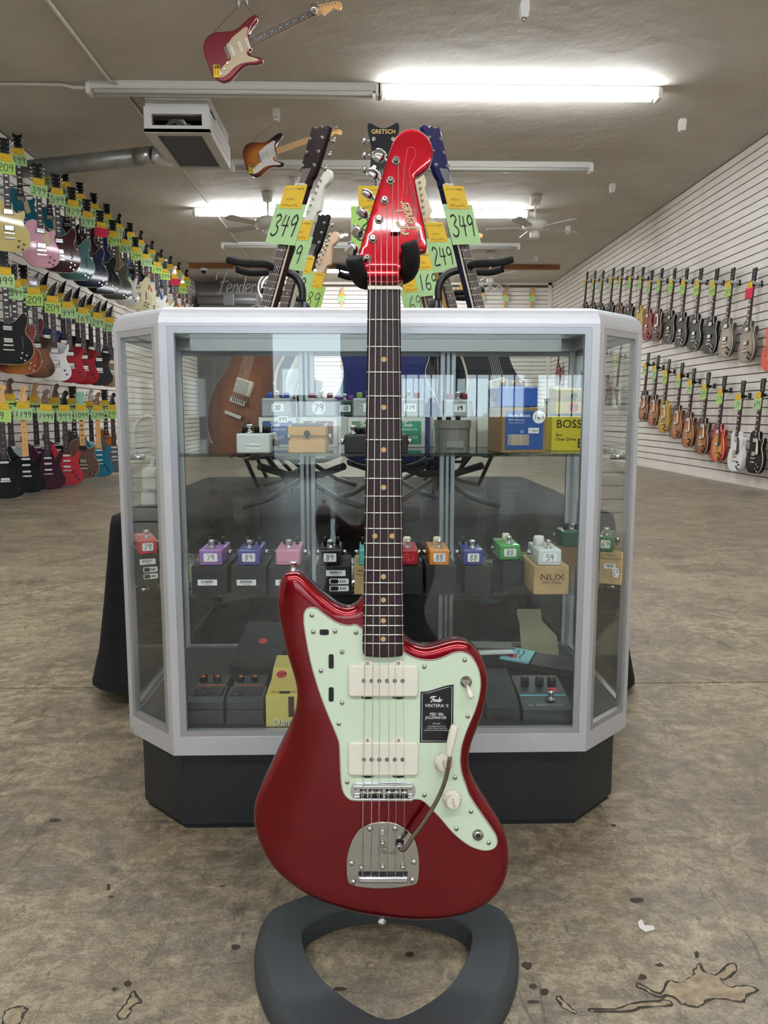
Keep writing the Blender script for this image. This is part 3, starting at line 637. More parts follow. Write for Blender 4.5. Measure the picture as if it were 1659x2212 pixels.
def left_guitar(px, py, xw, kind, paint, cname, price, note, row, i, head='k', fb='r', pg=None, neck=None, phi=27.0, knob=None, tr=0.0, hw=None):
    p = at_x(px, py, xw); k = K[kind]; z = p.z - (k['nut'] - .08) * wall_s
    ph = phi + random.uniform(-3, 3)
    m = T((p.x, p.y, z)) @ Rz(ph) @ Matrix.Scale(wall_s, 4)
    lab = '%s guitar%s, %s in the duct-side %s' % (cname, (' tagged %s' % price) if price else ' with pink tag' if note is tag_p else '', ORD[i], row)
    guitar(kind, paint, lab, m, price, note, HD[head], FB[fb], neck or (maple if head in 'mbn' else mahog), pg, 'guitars hanging in the ' + row + ' of the duct-side wall', knob=knob, tag_rot=random.uniform(-4, 4), hw=hw)
    q = m @ Vector((0, .005, k['nut'] + .012)); bx = Vector((XL + .03, q.y + .25, 0)) - Vector((q.x, q.y, 0)); bl = Rz(-ph) @ bx
    hanger(q, R(ph), (bl.x, bl.y, 0), 'hanger of the %s guitar, %s in the duct-side %s' % (cname, ORD[i], row), 1, foam)
TL = 'top front row'; TU = 'top back row'
g_, l_, p_ = tag_g, tag_l, tag_p
for i, (px, py, kd, c, cn, pr, nt_, kw) in enumerate((
    (12, 363, 'LP', 'cdbd78', 'pale yellow single-cut', '209', l_, {}), (83, 413, 'JT', 'd9a3b4', 'glossy pink single-cut', '399', g_, dict(pg=tan_pl)), (123, 432, 'ES', '3c1216', 'dark maroon hollow', '549', g_, dict(knob=nickel)),
    (157, 457, 'ES', '46706e', 'dusty teal hollow', '479', g_, dict(knob=nickel)), (189, 480, 'ES', '14203f', 'navy hollow', '199', g_, dict(knob=nickel)), (218, 502, 'ES', '101312', 'black hollow', None, p_, dict(knob=nickel)),
    (245, 520, 'ES', '4a4f44', 'olive grey hollow', '249', l_, dict(knob=nickel)), (270, 537, 'ST', 'e2dfdc', 'white double-cut', '269', g_, dict(pg=pearl)), (294, 553, 'ES', 'dcd3ab', 'cream hollow', '299', l_, {}),
    (315, 567, 'TE', 'd9d3b4', 'ivory single-cut', '299', g_, dict(pg=None)), (338, 583, 'ST', 'e4e0cf', 'off-white double-cut', '199', l_, dict(pg=pearl)), (356, 597, 'ST', 'a3b45a', 'lime green double-cut', '299', l_, dict(pg=pearl)),
    (377, 609, 'ST', 'd9a25e', 'honey double-cut', None, p_, dict(head='m')), (394, 627, 'TE', 'c98d4a', 'natural single-cut', '299', l_, dict(head='m')))):
    left_guitar(px, py, -3.25, kd, P(c), cn, pr, nt_, TL, i, **kw)
for i, (px, py, kd, c, cn, pr, nt_, kw) in enumerate((
    (40, 347, 'JT', '1b6680', 'ocean blue single-cut', '399', g_, dict(pg=tan_pl)), (104, 395, 'JT', '1d6a86', 'ocean blue single-cut', '399', g_, dict(pg=tan_pl)), (142, 415, 'LP', '2a1216', 'dark wine single-cut', '49', g_, {}),
    (174, 440, 'ES', '35151a', 'maroon hollow', '99', g_, dict(knob=nickel)), (204, 461, 'ES', '16244a', 'midnight blue hollow', '49', g_, dict(knob=nickel)), (232, 482, 'ES', '7c684c', 'bronze hollow', '99', l_, dict(knob=nickel)),
    (256, 502, 'ST', '3e86a8', 'sky blue double-cut', '49', g_, {}), (282, 519, 'ES', '12130f', 'black hollow', '29', l_, dict(knob=nickel)), (303, 535, 'ST', 'e07a22', 'orange double-cut', '99', g_, dict(pg=pearl)),
    (327, 555, 'ST', '1d4f9c', 'royal blue double-cut', '99', g_, dict(pg=pearl)), (347, 572, 'ST', 'e6e8ea', 'white double-cut', '79', g_, dict(pg=pearl)), (367, 585, 'ST', 'd97a1e', 'amber double-cut', '99', g_, dict(pg=cream)),
    (385, 597, 'ST', 'b5481e', 'rust red double-cut', '19', g_, dict(pg=cream)), (402, 611, 'ST', '16110f', 'black double-cut', '99', l_, dict(pg=pearl)))):
    left_guitar(px, py, -3.62, kd, P(c), cn, pr, nt_, TU, i, **kw)
RM = 'middle row'
for i, (px, py, xw, kd, pt, cn, pr, nt_, kw) in enumerate((
    (10, 607, -3.25, 'ES', P('0b0b0c'), 'black hollow', '499', g_, dict(fb='e', knob=nickel)), (29, 633, -3.25, 'ES', esa, 'amber sunburst hollow', '2399', g_, dict(fb='e', knob=nickel)), (52, 628, -3.56, 'ES', chb, 'cherry sunburst hollow', '79', g_, dict(fb='e', knob=nickel)),
    (74, 648, -3.25, 'SU', brb, 'brown sunburst horned', '209', l_, {}), (96, 640, -3.56, 'SU', P('1c55a8'), 'bright blue horned', '209', l_, {}), (113, 665, -3.25, 'SU', P('e6e6e6'), 'white horned', '209', l_, {}),
    (134, 656, -3.56, 'SU', P('0e0e10'), 'black horned', '209', l_, {}), (147, 676, -3.25, 'SU', P('a11a2c'), 'crimson horned', '449', g_, {}), (165, 667, -3.56, 'SU', P('111214'), 'black horned', '149', g_, {}),
    (178, 687, -3.25, 'SU', P('96161f'), 'red horned', '169', g_, {}), (194, 679, -3.56, 'SU', P('ececec'), 'white horned', '59', l_, {}), (210, 697, -3.25, 'SU', P('26292c'), 'charcoal horned', '249', g_, {}),
    (225, 691, -3.56, 'SU', P('1d4fa5'), 'blue horned', '29', g_, {}), (236, 706, -3.25, 'SU', mat('natural_tan', 'a9835f', .5), 'natural tan horned', '249', g_, {}))):
    left_guitar(px, py, xw, kd, pt, cn, pr, nt_, RM, i, **kw)
RB = 'bottom row'
for i, (px, py, xw, kd, pt, cn, pr, nt_, kw) in enumerate((
    (3, 897, -3.25, 'TE', P('0d0d0f'), 'black single-cut', '9', l_, dict(head='m')), (20, 876, -3.56, 'TE', P('9aa6ab'), 'silver grey single-cut', '569', l_, dict(head='b')), (50, 894, -3.25, 'ST', P('0a0b0e'), 'glossy black double-cut', '1199', g_, dict(head='m', fb='m')),
    (75, 880, -3.56, 'ST', P('45204a'), 'metallic purple double-cut', '399', g_, dict(head='m', fb='e')), (98, 898, -3.25, 'ST', P('38182a'), 'plum double-cut', '1499', g_, dict(head='b')), (120, 880, -3.56, 'ST', P('1d2126'), 'gunmetal double-cut', '1599', l_, dict(head='b')),
    (139, 898, -3.25, 'ST', P('ab3038'), 'coral red double-cut', '999', g_, dict(fb='r')), (158, 881, -3.56, 'LP', mat('walnut_dark', '4a2c1c', .4, coat=.4), 'walnut brown single-cut', '899', g_, {}), (175, 896, -3.25, 'LP', mat('walnut_mid', '55331f', .4, coat=.4), 'chestnut single-cut', '1099', g_, dict(head='g', fb='m')),
    (195, 886, -3.56, 'ST', P('86c8a0'), 'seafoam green double-cut', '1099', g_, dict(head='w')), (210, 896, -3.25, 'ST', P('166b86'), 'turquoise double-cut', '1299', g_, dict(head='n', fb='m')), (227, 883, -3.56, 'LP', P('bf661c'), 'burnt orange single-cut', '99', g_, {}), (243, 894, -3.25, 'ST', P('5d6064'), 'slate grey double-cut', '299', l_, {}))):
    left_guitar(px, py, xw, kd, pt, cn, pr, nt_, RB, i, **kw)
# the other slat wall: guitars flat against it
XG = XR - .018 - .10
pad_w = mat('pad_bluegrey', 'a9b3bf', .6)
def right_guitar(px, py, kind, paint, cname, price, note, row, i, pg=None, fb='r', pad=foam, sc=1.04, head='k', knob=None, bd=None, side='bare slat wall'):
    p = at_x(px, py, XG - .03); k = K[kind]; z = p.z - (k['nut'] - .08) * sc
    m = T((XG, p.y, z)) @ Rz(-90) @ T((0, 0, k['nut'] * sc)) @ Rx(-3.2) @ T((0, 0, -k['nut'] * sc)) @ Matrix.Scale(sc, 4)
    lab = '%s guitar%s, %s in the bare wall\'s %s' % (cname, (' tagged %s' % price) if price else ' with pink tag' if note is tag_p else '', ORD[i], row)
    guitar(kind, paint, lab, m, price, note, HD[head], FB[fb], None, pg, 'guitars on the bare slat wall', tag_rot=random.uniform(-3, 3), knob=knob, binding=bd)
    q = m @ Vector((0, .005, k['nut'] + .012))
    hanger(q, R(-90), (0, XR - .018 - q.x, 0), 'hanger of the %s guitar, %s in the bare wall\'s %s' % (cname, ORD[i], row), 2, pad)
RT = 'upper row'
lst = ((1619, 633, 'LP', gre, 'weathered grey single-cut', None, p_, {}), (1573, 630, 'LP', gre, 'smoky grey single-cut', '349', l_, {}), (1539, 629, 'LP', P('0b0c0d'), 'black single-cut', '449', l_, dict(knob=nickel)),
    (1505, 627, 'LP', P('17171a'), 'charcoal single-cut', '449', l_, dict(knob=nickel)), (1475, 625, 'LP', P('16110f'), 'dark brown single-cut', '349', l_, dict(knob=nickel)), (1449, 623, 'LP', P('0c0d0e'), 'black single-cut', '399', l_, dict(knob=nickel)),
    (1422, 621, 'LP', P('4a2420'), 'wine brown single-cut', '399', g_, dict(pg=cream)), (1401, 624, 'LP', P('7c1a18'), 'deep red single-cut', '399', g_, {}), (1382, 616, 'LP', P('b59a4a'), 'gold single-cut', '399', g_, {}),
    (1360, 614, 'LP', P('151515'), 'black single-cut', '399', g_, {}), (1338, 614, 'LP', P('4a1a1a'), 'burgundy single-cut', '399', g_, {}), (1319, 614, 'LP', P('141414'), 'black single-cut', '299', g_, {}),
    (1297, 618, 'LP', P('1b1b1b'), 'black single-cut', '299', g_, {}), (1280, 617, 'LP', P('191512'), 'black single-cut', '299', g_, {}), (1263, 618, 'LP', P('221a14'), 'dark single-cut', '299', g_, {}))
for i, (px, py, kd, pt, cn, pr, nt_, kw) in enumerate(lst): right_guitar(px, py, kd, pt, cn, pr, nt_, RT, i, pad=pad_w, **kw)
right_guitar(1676, 640, 'ES', P('d4543c'), 'coral orange hollow', '399', g_, 'near end', 0)
right_guitar(1690, 380, 'ST', P('dedede'), 'white double-cut', None, None, 'high near end', 0, pg=black_pl)
lst = ((1637, 872, 'LP', P('0d0b0a'), 'black cream-guard single-cut', '699', g_, dict(pg=cream, fb='e', knob=nickel)), (1595, 874, 'LP', P('ececea'), 'white single-cut', '79', g_, dict(pg=black_pl, fb='e')), (1555, 861, 'LP', che, 'cherry sunburst single-cut', '579', l_, dict(pg=black_pl, fb='e')),
    (1521, 851, 'LP', tob, 'tobacco sunburst single-cut', '399', l_, dict(pg=cream)), (1490, 841, 'LP', amb, 'amber sunburst single-cut', '399', g_, dict(pg=cream)), (1465, 827, 'LP', amb, 'honey sunburst single-cut', '399', g_, dict(pg=cream)),
    (1437, 818, 'LP', P('b28f35'), 'gold top single-cut', '399', l_, dict(pg=cream)), (1414, 808, 'LP', amb, 'iced-tea sunburst single-cut', '399', g_, dict(pg=cream)), (1393, 801, 'LP', tob, 'dark sunburst single-cut', '399', g_, dict(pg=cream)),
    (1334, 782, 'ST', P('e9e8e2'), 'white double-cut', '299', l_, dict(pg=black_pl)), (1304, 775, 'ES', esa, 'brown hollow', None, p_, {}), (1250, 765, 'LP', tob, 'shaded sunburst single-cut', '299', g_, {}), (1205, 758, 'LP', P('7c1a18'), 'red single-cut', '299', g_, {}))
for i, (px, py, kd, pt, cn, pr, nt_, kw) in enumerate(lst): right_guitar(px, py, kd, pt, cn, pr, nt_, 'stepped lower row', i, **kw)
# far wall
for i, (px, c, cn) in enumerate(((738, 'b5722e', 'natural'), (1040, 'c08a4a', 'honey'), (1092, '1a1a1a', 'black'), (1150, '7c1a18', 'red'), (925, 'd9d2c0', 'cream'))):
    p = at_y(px, 645, YB_ - .12); k = K['ST']
    guitar('ST', P(c), '%s double-cut guitar on the far wall, only its headstock and tag showing' % cn, T((p.x, YB_ - .075, p.z - (k['nut'] - .08))), None, tag_g, maple, maple, maple, pearl, 'guitars on the far wall')
    hanger((p.x, YB_ - .07, p.z + .092), 0, (0, .05, 0), 'hanger of the %s guitar on the far wall' % cn, 2, foam)
# guitars hung from the ceiling as decoration
def ceiling_guitar(kind, paint, label, pb, ph, dist, note, roll=0, **kw):
    """strung up sideways: pb / ph are the pixel ends of the body and the headstock"""
    a = at_y(*pb, dist); b = at_y(*ph, dist); z = (b - a).normalized(); k = K[kind]; s = (b - a).length / (k['nut'] + .18)
    y = Vector((0, 1, 0)); y = (y - z * y.dot(z)).normalized(); x = y.cross(z).normalized()
    m = Matrix(((x.x, y.x, z.x, a.x), (x.y, y.y, z.y, a.y), (x.z, y.z, z.z, a.z), (0, 0, 0, 1))) @ Rx(roll) @ Matrix.Scale(s, 4)
    t = guitar(kind, paint, label, m, group='guitars hung from the ceiling on wires', detail=True, **kw)
    if note is not None:
        n = MB().box(-.04, .04, -.006, -.005, -.022, .022).build('price_note', note, t); n.matrix_local = T((.075, 0, .045)) @ Ry(20)
        tl = MB()
        for i in range(2): tl.ribbon([(-.028, .008 - .016 * i), (0, .006 - .016 * i), (.026, .009 - .016 * i)], .004, -.0065)
        tl.build('scrawl', ink, n)
    return t, m, s
jack = MB().rprism(spline([(.085, .03), (.10, .028), (.118, .06), (.11, .085), (.092, .075), (.085, .05)], 3), -.006, 0, .002, 2).mesh('jack_plate')
def wire(m, pts, hook_p, label):
    w = MB()
    for p in pts: w.tube([m @ Vector(p), hook_p], .0016, 5)
    tag(w.build('hanging_wire', ebony), label, 'wire')
t, m, s = ceiling_guitar('ST', mat('hung_red', '6d1220', .25, .3, .9), 'glossy red guitar with gold pickguard hanging from the ceiling', (447, 136), (740, 22), 5.9, tag_y, 8, head=maple, fb=rosewood, neck=maple, pg=mat('gold_anodised', 'a8977a', .45, .3), knob=cream)
put('jack_plate', jack, chrome, t, loc=(-.05, 0, .0))
ball = MB().lathe([(.002, -.033), (.02, -.026), (.032, -.008), (.032, .008), (.02, .026), (.002, .033)], 16).build('mirror_ball', chrome); ball.location = m @ Vector((0, -.045, .80)); tag(ball, 'small mirrored ball stuck at the hanging red guitar\'s nut', 'ball')
hp = at_y(525, 4, 5.9); hk = thing('ceiling_hook', 'hanger block from which the red guitar hangs', 'hook', (hp.x, hp.y, ZC), 0, 'white hanger blocks on the ceiling')
MB().prism([(-.03, 0), (.03, 0), (.033, -.05), (.024, hp.z - ZC), (-.024, hp.z - ZC), (-.033, -.05)], -.03, .03).build('block', white_plastic, hk)
wire(m, ((-.155, .01, .10), (-.145, .01, .42)), hp, 'thin wire pair holding the red ceiling guitar')
sun3 = burst('burst_three', 'b8701f', '7a3512', '0e0706', .17, .35, .7)
t, m, s = ceiling_guitar('ST', sun3, 'sunburst guitar with white pickguard hanging from the ceiling', (528, 352), (740, 288), 7.9, tag_y, 8, head=maple, fb=maple, neck=maple, pg=pearl, knob=cream)
put('jack_plate', jack, chrome, t, loc=(-.05, 0, .0))
hp = at_y(597, 262, 7.9); hk = thing('ceiling_hook', 'hanger block from which the sunburst guitar hangs', 'hook', (hp.x, hp.y, ZC), 0, 'white hanger blocks on the ceiling')
MB().prism([(-.03, 0), (.03, 0), (.033, -.05), (.024, min(-.1, hp.z - ZC)), (-.024, min(-.1, hp.z - ZC)), (-.033, -.05)], -.03, .03).build('block', white_plastic, hk)
wire(m, ((-.155, .01, .10), (-.145, .01, .42)), hp, 'thin wire pair holding the sunburst ceiling guitar')
for pb, ph, c, cn, kd in (((646, 556), (752, 506), 'dcc890', 'pale yellow', 'ST'), ((872, 556), (1040, 508), 'd9b27a', 'natural blond', 'ST')):
    t, m, s = ceiling_guitar(kd, P(c), '%s guitar hanging from the far ceiling beside the price tags' % cn, pb, ph, 12.6 if cn[0] == 'p' else 9.6, None, 8, head=maple, fb=maple, neck=maple, pg=cream)
    q = m @ Vector((0, 0, .25)); wire(m, ((-.155, .01, .10), (-.145, .01, .42)), Vector((q.x, q.y, ZC)), 'thin wire pair holding the %s ceiling guitar' % cn)
# ================================================================== display case
CX, YF, FW, SW, CD, YB = .027, 1.387, .390, .505, .112, 1.94
ZB, ZR, ZT = .161, .197, .988
alum = mat('brushed_aluminium', 'cfd0d3', .42, .55, noise=('c8c9cd', 14, (1, 1, 1), .3, .7)); alum_d = mat('aluminium_frame', 'b9bbbf', .35, .8)
laminate = mat('black_laminate', '17191c', .45, noise=('1d2024', 200, (1, 1, 1), .4, .6))
FOOT = [(-FW, YF), (FW, YF), (SW, YF + CD), (SW, YB), (-SW, YB), (-SW, YF + CD)]      # ccw seen from above
FOOT = [(x + CX, y) for x, y in FOOT]
case = thing('display_case', 'glass display case with clipped corners on a black plinth', 'display case', (CX, YF + .25, 0))
CO = Vector((CX, YF + .25, 0))
def sweep(poly, prof, name, m, parent):
    """mitred moulding round a closed footprint; prof = [(inset, z)] closed loop"""
    mb = MB(); n = len(poly); k = len(prof); vs = []
    for ins, z in prof: vs += [(x - CO.x, y - CO.y, z) for x, y in offset(poly, ins)]
    fs = []
    for j in range(k):
        for i in range(n):
            i2 = (i + 1) % n; j2 = (j + 1) % k; fs.append((j * n + i, j * n + i2, j2 * n + i2, j2 * n + i))
    mb.add(vs, fs, False); o = mb.build(name, m, parent); return o
def poly_slab(poly, z0, z1, name, m, parent):
    p = ccw([(x - CO.x, y - CO.y) for x, y in poly]); n = len(p); mb = MB()
    vs = [(x, y, z0) for x, y in p] + [(x, y, z1) for x, y in p]
    mb.add(vs, [tuple(reversed(range(n))), tuple(range(n, 2 * n))] + [(i, (i + 1) % n, (i + 1) % n + n, i + n) for i in range(n)])
    return mb.build(name, m, parent)
plin = [(x, y) for x, y in offset(FOOT, .022)]
poly_slab(plin, 0.012, ZB, 'plinth', laminate, case); poly_slab(offset(plin, .006), 0, .012, 'plinth_foot', mat('plinth_foot', '0a0a0a', .7), case)
sweep(FOOT, [(0, ZB), (0, ZR), (.022, ZR), (.022, ZB)], 'bottom_rail', alum, case)
rr = .030; prof = [(0, .952)] + [(rr * (1 - math.cos(a)), ZT - rr + rr * math.sin(a)) for a in [PI / 2 * k / 5 for k in range(6)]] + [(.045, ZT), (.045, ZT - .008), (.020, ZT - .010), (.020, .952)]
tr = sweep(FOOT, prof, 'top_rail', alum, case)
poly_slab(offset(FOOT, .046), ZT - .012, ZT - .006, 'top_glass', shelf_glass, case)
poly_slab(offset(FOOT, .02), ZB + .002, ZR + .008, 'floor_panel', mat('case_floor', '26282a', .6), case)
sides = [(0, 'front'), (1, 'chamfer'), (2, 'side'), (3, 'rear'), (4, 'side'), (5, 'chamfer')]
n6 = len(FOOT)
for i in range(n6):       # corner posts follow the angle of the two walls that meet there
    a, b, c = Vector(FOOT[i - 1]), Vector(FOOT[i]), Vector(FOOT[(i + 1) % n6]); d1 = (a - b).normalized(); d2 = (c - b).normalized(); w = .014 if i not in (2, 5) else .012
    ins = offset(FOOT, .016)[i]; q = [b + d1 * w, b, b + d2 * w]
    poly_slab([tuple(q[0]), tuple(q[1]), tuple(q[2]), tuple(Vector(ins) + d2 * w * .8), ins, tuple(Vector(ins) + d1 * w * .8)], ZR, .952, 'corner_post', alum, case)
for i, nm in sides:
    a, b = Vector(FOOT[i]), Vector(FOOT[(i + 1) % n6]); L = (b - a).length; d = (b - a).normalized(); w0 = .026 if i in (0,) else .016
    ang = math.atan2(d.y, d.x); m = T((a.x - CO.x, a.y - CO.y, 0)) @ Matrix.Rotation(ang, 4, 'Z')
    l0 = .014 if i not in (2, 5) else .012; l1 = .014 if (i + 1) % n6 not in (2, 5) else .012
    f = MB(); fwid = .012
    for q in ((l0, L - l1, ZR, ZR + fwid), (l0, L - l1, .952 - fwid, .952), (l0, l0 + fwid, ZR + fwid, .952 - fwid), (L - l1 - fwid, L - l1, ZR + fwid, .952 - fwid)): f.box(q[0], q[1], .001, .012, q[2], q[3], 0, m)
    fo = f.build('pane_frame', alum_d, case)
    MB().box(l0 + fwid * .6, L - l1 - fwid * .6, .004, .009, ZR + fwid * .6, .952 - fwid * .6, 0, m).build('pane', glass, fo)
S1, S2 = .727, .464
ins = offset(FOOT, .030)
for z, nm in ((S1, 'upper'), (S2, 'lower')):
    sh = poly_slab(ins, z - .006, z, 'glass_shelf', shelf_glass, case)
xs_ = [at_y(668, 1200, YB - .02).x, at_y(962, 1200, YB - .02).x]
for x in xs_:
    st = MB().box(x - .018 - CO.x, x + .018 - CO.x, YB - .045 - CO.y, YB - .022 - CO.y, ZR + .01, .952).build('rear_stile', alum_d, case)
    for dx in (-.006, .006): MB().box(x + dx - .0025 - CO.x, x + dx + .0025 - CO.x, YB - .0465 - CO.y, YB - .045 - CO.y, ZR + .02, .945).build('slot_track', mat('slot_dark', '3a3d40', .5), st)
    for z in (S1, S2): MB().box(x - .006 - CO.x, x + .006 - CO.x, YB - .16 - CO.y, YB - .046 - CO.y, z - .016, z - .0065).build('shelf_bracket', alum_d, st)
for sx in (-1, 1):
    for z in (S1, S2): MB().cyl((sx * (SW - .045), YF + CD + .02 - CO.y, z - .012), (sx * (SW - .014), YF + CD + .02 - CO.y, z - .012), .006, n=8).build('shelf_peg', chrome, case)
MB().box(-SW + .06, SW - .06, YB - .06 - CO.y, YB - .048 - CO.y, .948, .977).build('header_bar', alum, case)
# torn clear tape on the lower corner
p = Vector((CX - SW - .001, YF + CD - .004, .172)); mb = MB(); mb.add([(0, 0, 0), (.012, -.008, .004), (.016, -.010, -.018), (.002, -.002, -.024), (-.006, -.002, -.010)], [(0, 4, 3, 2, 1)])
tag(mb.build('tape_scrap', glass_mat('clear_tape', (.85, .85, .82), .3), loc=p), 'torn scrap of clear tape on the case\'s lower corner', 'tape')

# ================================================================== pedals and boxes in the case
kraft = mat('kraft_card', 'b79b6f', .8, noise=('a88c61', 30, (1, 1, 1), .4, .6)); blackbox = mat('black_card', '1d1e20', .6); whitebox = mat('white_card', 'dcdcd4', .6); sticker = mat('sticker_white', 'eeeeec', .5); sticker_r = mat('sticker_red', 'c9303a', .6)
brown_card = mat('brown_card', '8d6f4b', .8); blue_lab = mat('label_blue', '1f4a8c', .5)
def box_at(name, label, cat, x0, x1, yb, z, h, depth, m, rot=0.0, group=None):
    """a box whose front lower edge runs from pixel (x0, yb) to (x1, yb) on a surface at height z; local origin mid front bottom, -y is the front"""
    a = at_z(x0, yb, z); b = at_z(x1, yb, z); c = (a + b) / 2; w = (b - a).length
    t = thing(name, label, cat, c, R(rot), group); MB().box(-w / 2, w / 2, 0, depth, 0, h, .0012 if m is not None else 0).build('carton', m, t)
    return t, w
def barcode(t, x, z, w, h, y=-.0006):
    l = MB().box(x - w / 2, x + w / 2, y, 0, z - h / 2, z + h / 2).build('barcode_label', sticker, t); mb = MB(); xx = x - w * .32
    while xx < x + w * .3:
        k = random.choice((.0004, .0007, .001)); mb.box(xx, xx + k, y - .0002, y, z - h * .1, z + h * .35); xx += k + random.choice((.0004, .0006, .0009))
    mb.ribbon([(x - w * .2, z - h * .3), (x + w * .2, z - h * .3)], .0008, y - .0002); mb.build('bars', ink, l)
def safety_marks(t, x, z, s=1.0):
    for k, dz in enumerate((0, -.0135)):
        l = MB().prism(rrect(x - .017 * s, x + .019 * s, z + dz - .0052, z + dz + .0052, .002, 2), -.0006, 0).build('marking_label', sticker, t)
        mb = MB(); mb.prism([(x - .015 * s, z + dz - .004), (x - .002 * s, z + dz - .004), (x + .001 * s, z + dz), (x - .002 * s, z + dz + .004), (x - .015 * s, z + dz + .004)], -.0009, -.0006)
        for i in range(3): mb.ribbon([(x + (.004 + .004 * i) * s, z + dz - .0025), (x + (.004 + .004 * i) * s, z + dz + .0025)], .0018, -.0008)
        mb.build('marks', ink, l)
def note(t, x, z, w, h, s, y=-.0006, rnd=False, m=None, size=.7, pen=.0011, rot=0.0, mtx=None):
    pl = [(x + w / 2 * math.cos(k * PI / 10), z + h / 2 * math.sin(k * PI / 10)) for k in range(20)] if rnd else rrect(x - w / 2, x + w / 2, z - h / 2, z + h / 2, .002, 2)
    o = MB().prism(pl, y, 0).build('price_sticker', m or sticker, t)
    if mtx is not None: o.matrix_local = mtx
    if s: handwrite(MB(), s, x, z, h * size, pen, y - .0003).build('lettering', ink, o)
    return o
def knob_at(t, x, y, z, r=.006, h=.011, m=None, n=12): return MB().lathe([(r, 0), (r * .95, h * .8), (r * .8, h)], n, T((x, y, z))).build('knob', m or black_pl, t)
def switch_at(t, x, y, z, m=None, s=1.0):
    o = MB().lathe([(.0075 * s, 0), (.0075 * s, .0025 * s), (.0035 * s, .0027 * s), (.0035 * s, .009 * s), (.0055 * s, .0095 * s), (.006 * s, .015 * s), (.004 * s, .0165 * s)], 14, T((x, y, z))).build('footswitch', m or chrome, t); return o
def jacks(t, w, y, z):
    for s in (-1, 1): MB().cyl((s * w / 2, y, z), (s * (w / 2 + .009), y, z), .005, n=10).build('jack_socket', nickel, t)
def mini_pedal(label, px0, px1, yb, z, col, price, knobs=(), group='mini pedals standing on their cartons', depth=.092, h=.030, round_s=False, red=False, stick=True, knob_m=None, rot=0, dy=0.0):
    a = at_z(px0, yb, z); b = at_z(px1, yb, z); c = (a + b) / 2; w = (b - a).length
    t = thing('effects_pedal', label, 'pedal', (c.x, c.y + dy, z + .0005), R(rot), group); m = hexmat(col, .3, .5)
    mb = MB().rprism(rrect(-w / 2, w / 2, 0, h, .003, 3), 0, depth, .003, 2); mb.build('enclosure', m, t)
    MB().box(-w / 2 + .001, w / 2 - .001, -.0002, .0001, .006, .0065).build('base_seam', ink, t)
    if stick: note(t, 0, h * .5, w * .58, h * .52, price, rnd=round_s, m=sticker_r if red else None)
    switch_at(t, 0, .016, h); jacks(t, w, .055, h * .5)
    for (kx, ky, r, hh, km) in knobs: knob_at(t, kx, ky, h, r, hh, M[km] if km else None)
    return t, w
three = ((-.012, .062, .004, .014, None), (0, .055, .004, .010, None), (.012, .062, .004, .014, None))
one_w = ((0, .050, .008, .016, 'cream_plastic'),)
BH = .054
row2 = (  # carton px, carton colour, pedal px, pedal colour, words, price, knobs
    ((415, 492), blackbox, (432, 482), '9a6bb0', 'lilac', '79', three), ((500, 575), blackbox, (515, 563), '4a4a94', 'violet', '89', three), ((582, 660), blackbox, (597, 650), 'd48aa8', 'pink', '', three),
    ((683, 757), blackbox, (690, 737), '18181b', 'black', '89', three), ((765, 830), kraft, (776, 820), '59b3b0', 'teal', '', three), ((846, 913), blackbox, (860, 903), 'a51c2c', 'crimson', '69', one_w),
    ((920, 985), blackbox, (927, 970), 'd98a2e', 'orange', '88', one_w), ((1003, 1058), blackbox, (1000, 1043), '2b2f86', 'blue', '88', three), ((1152, 1228), kraft, (1160, 1211), 'd7dcdb', 'white', '59', ((-.010, .05, .011, .018, 'white_plastic'),)))
for (bx, bm, pxs, col, cn, pr, kn) in row2:
    t, w = box_at('pedal_carton', '%s carton carrying the %s mini pedal on the lower shelf' % ('kraft' if bm is kraft else 'black', cn), 'box', bx[0], bx[1], 1284, S2 + .0005, BH, .12, bm, group='pedal cartons on the lower glass shelf')
    if cn in ('lilac', 'violet', 'pink'): barcode(t, -.004, BH * .42, .036, .011)
    if cn == 'black': barcode(t, .005, BH * .75, .036, .011); safety_marks(t, .010, BH * .46)
    if cn == 'white':
        tx = MB(); text_mb(tx, 'NUX', .017, .002, .027, -.0006, sx=1.25); text_mb(tx, 'MINI PEDAL', .0062, .002, .0205, -.0006, sx=1.1); tx.build('lettering', mat('print_brown', '4a3a28', .7), t)
    if cn == 'teal':
        tx = MB(); text_mb(tx, 'MODEL', .006, -.022, .043, -.0006, align='LEFT'); text_mb(tx, 'Mini Chorus', .0055, -.022, .036, -.0006, align='LEFT'); tx.build('lettering', mat('print_brown', '4a3a28'), t)
    mini_pedal('%s mini pedal%s on the lower shelf' % (cn, ' priced %s' % pr if pr else ''), pxs[0], pxs[1], 1281 - (1281 - 1217) * 0 if 0 else 1284, S2, col, pr, kn, round_s=(cn == 'crimson'), red=(cn == 'crimson'), stick=bool(pr))[0].location.z = S2 + BH + .001
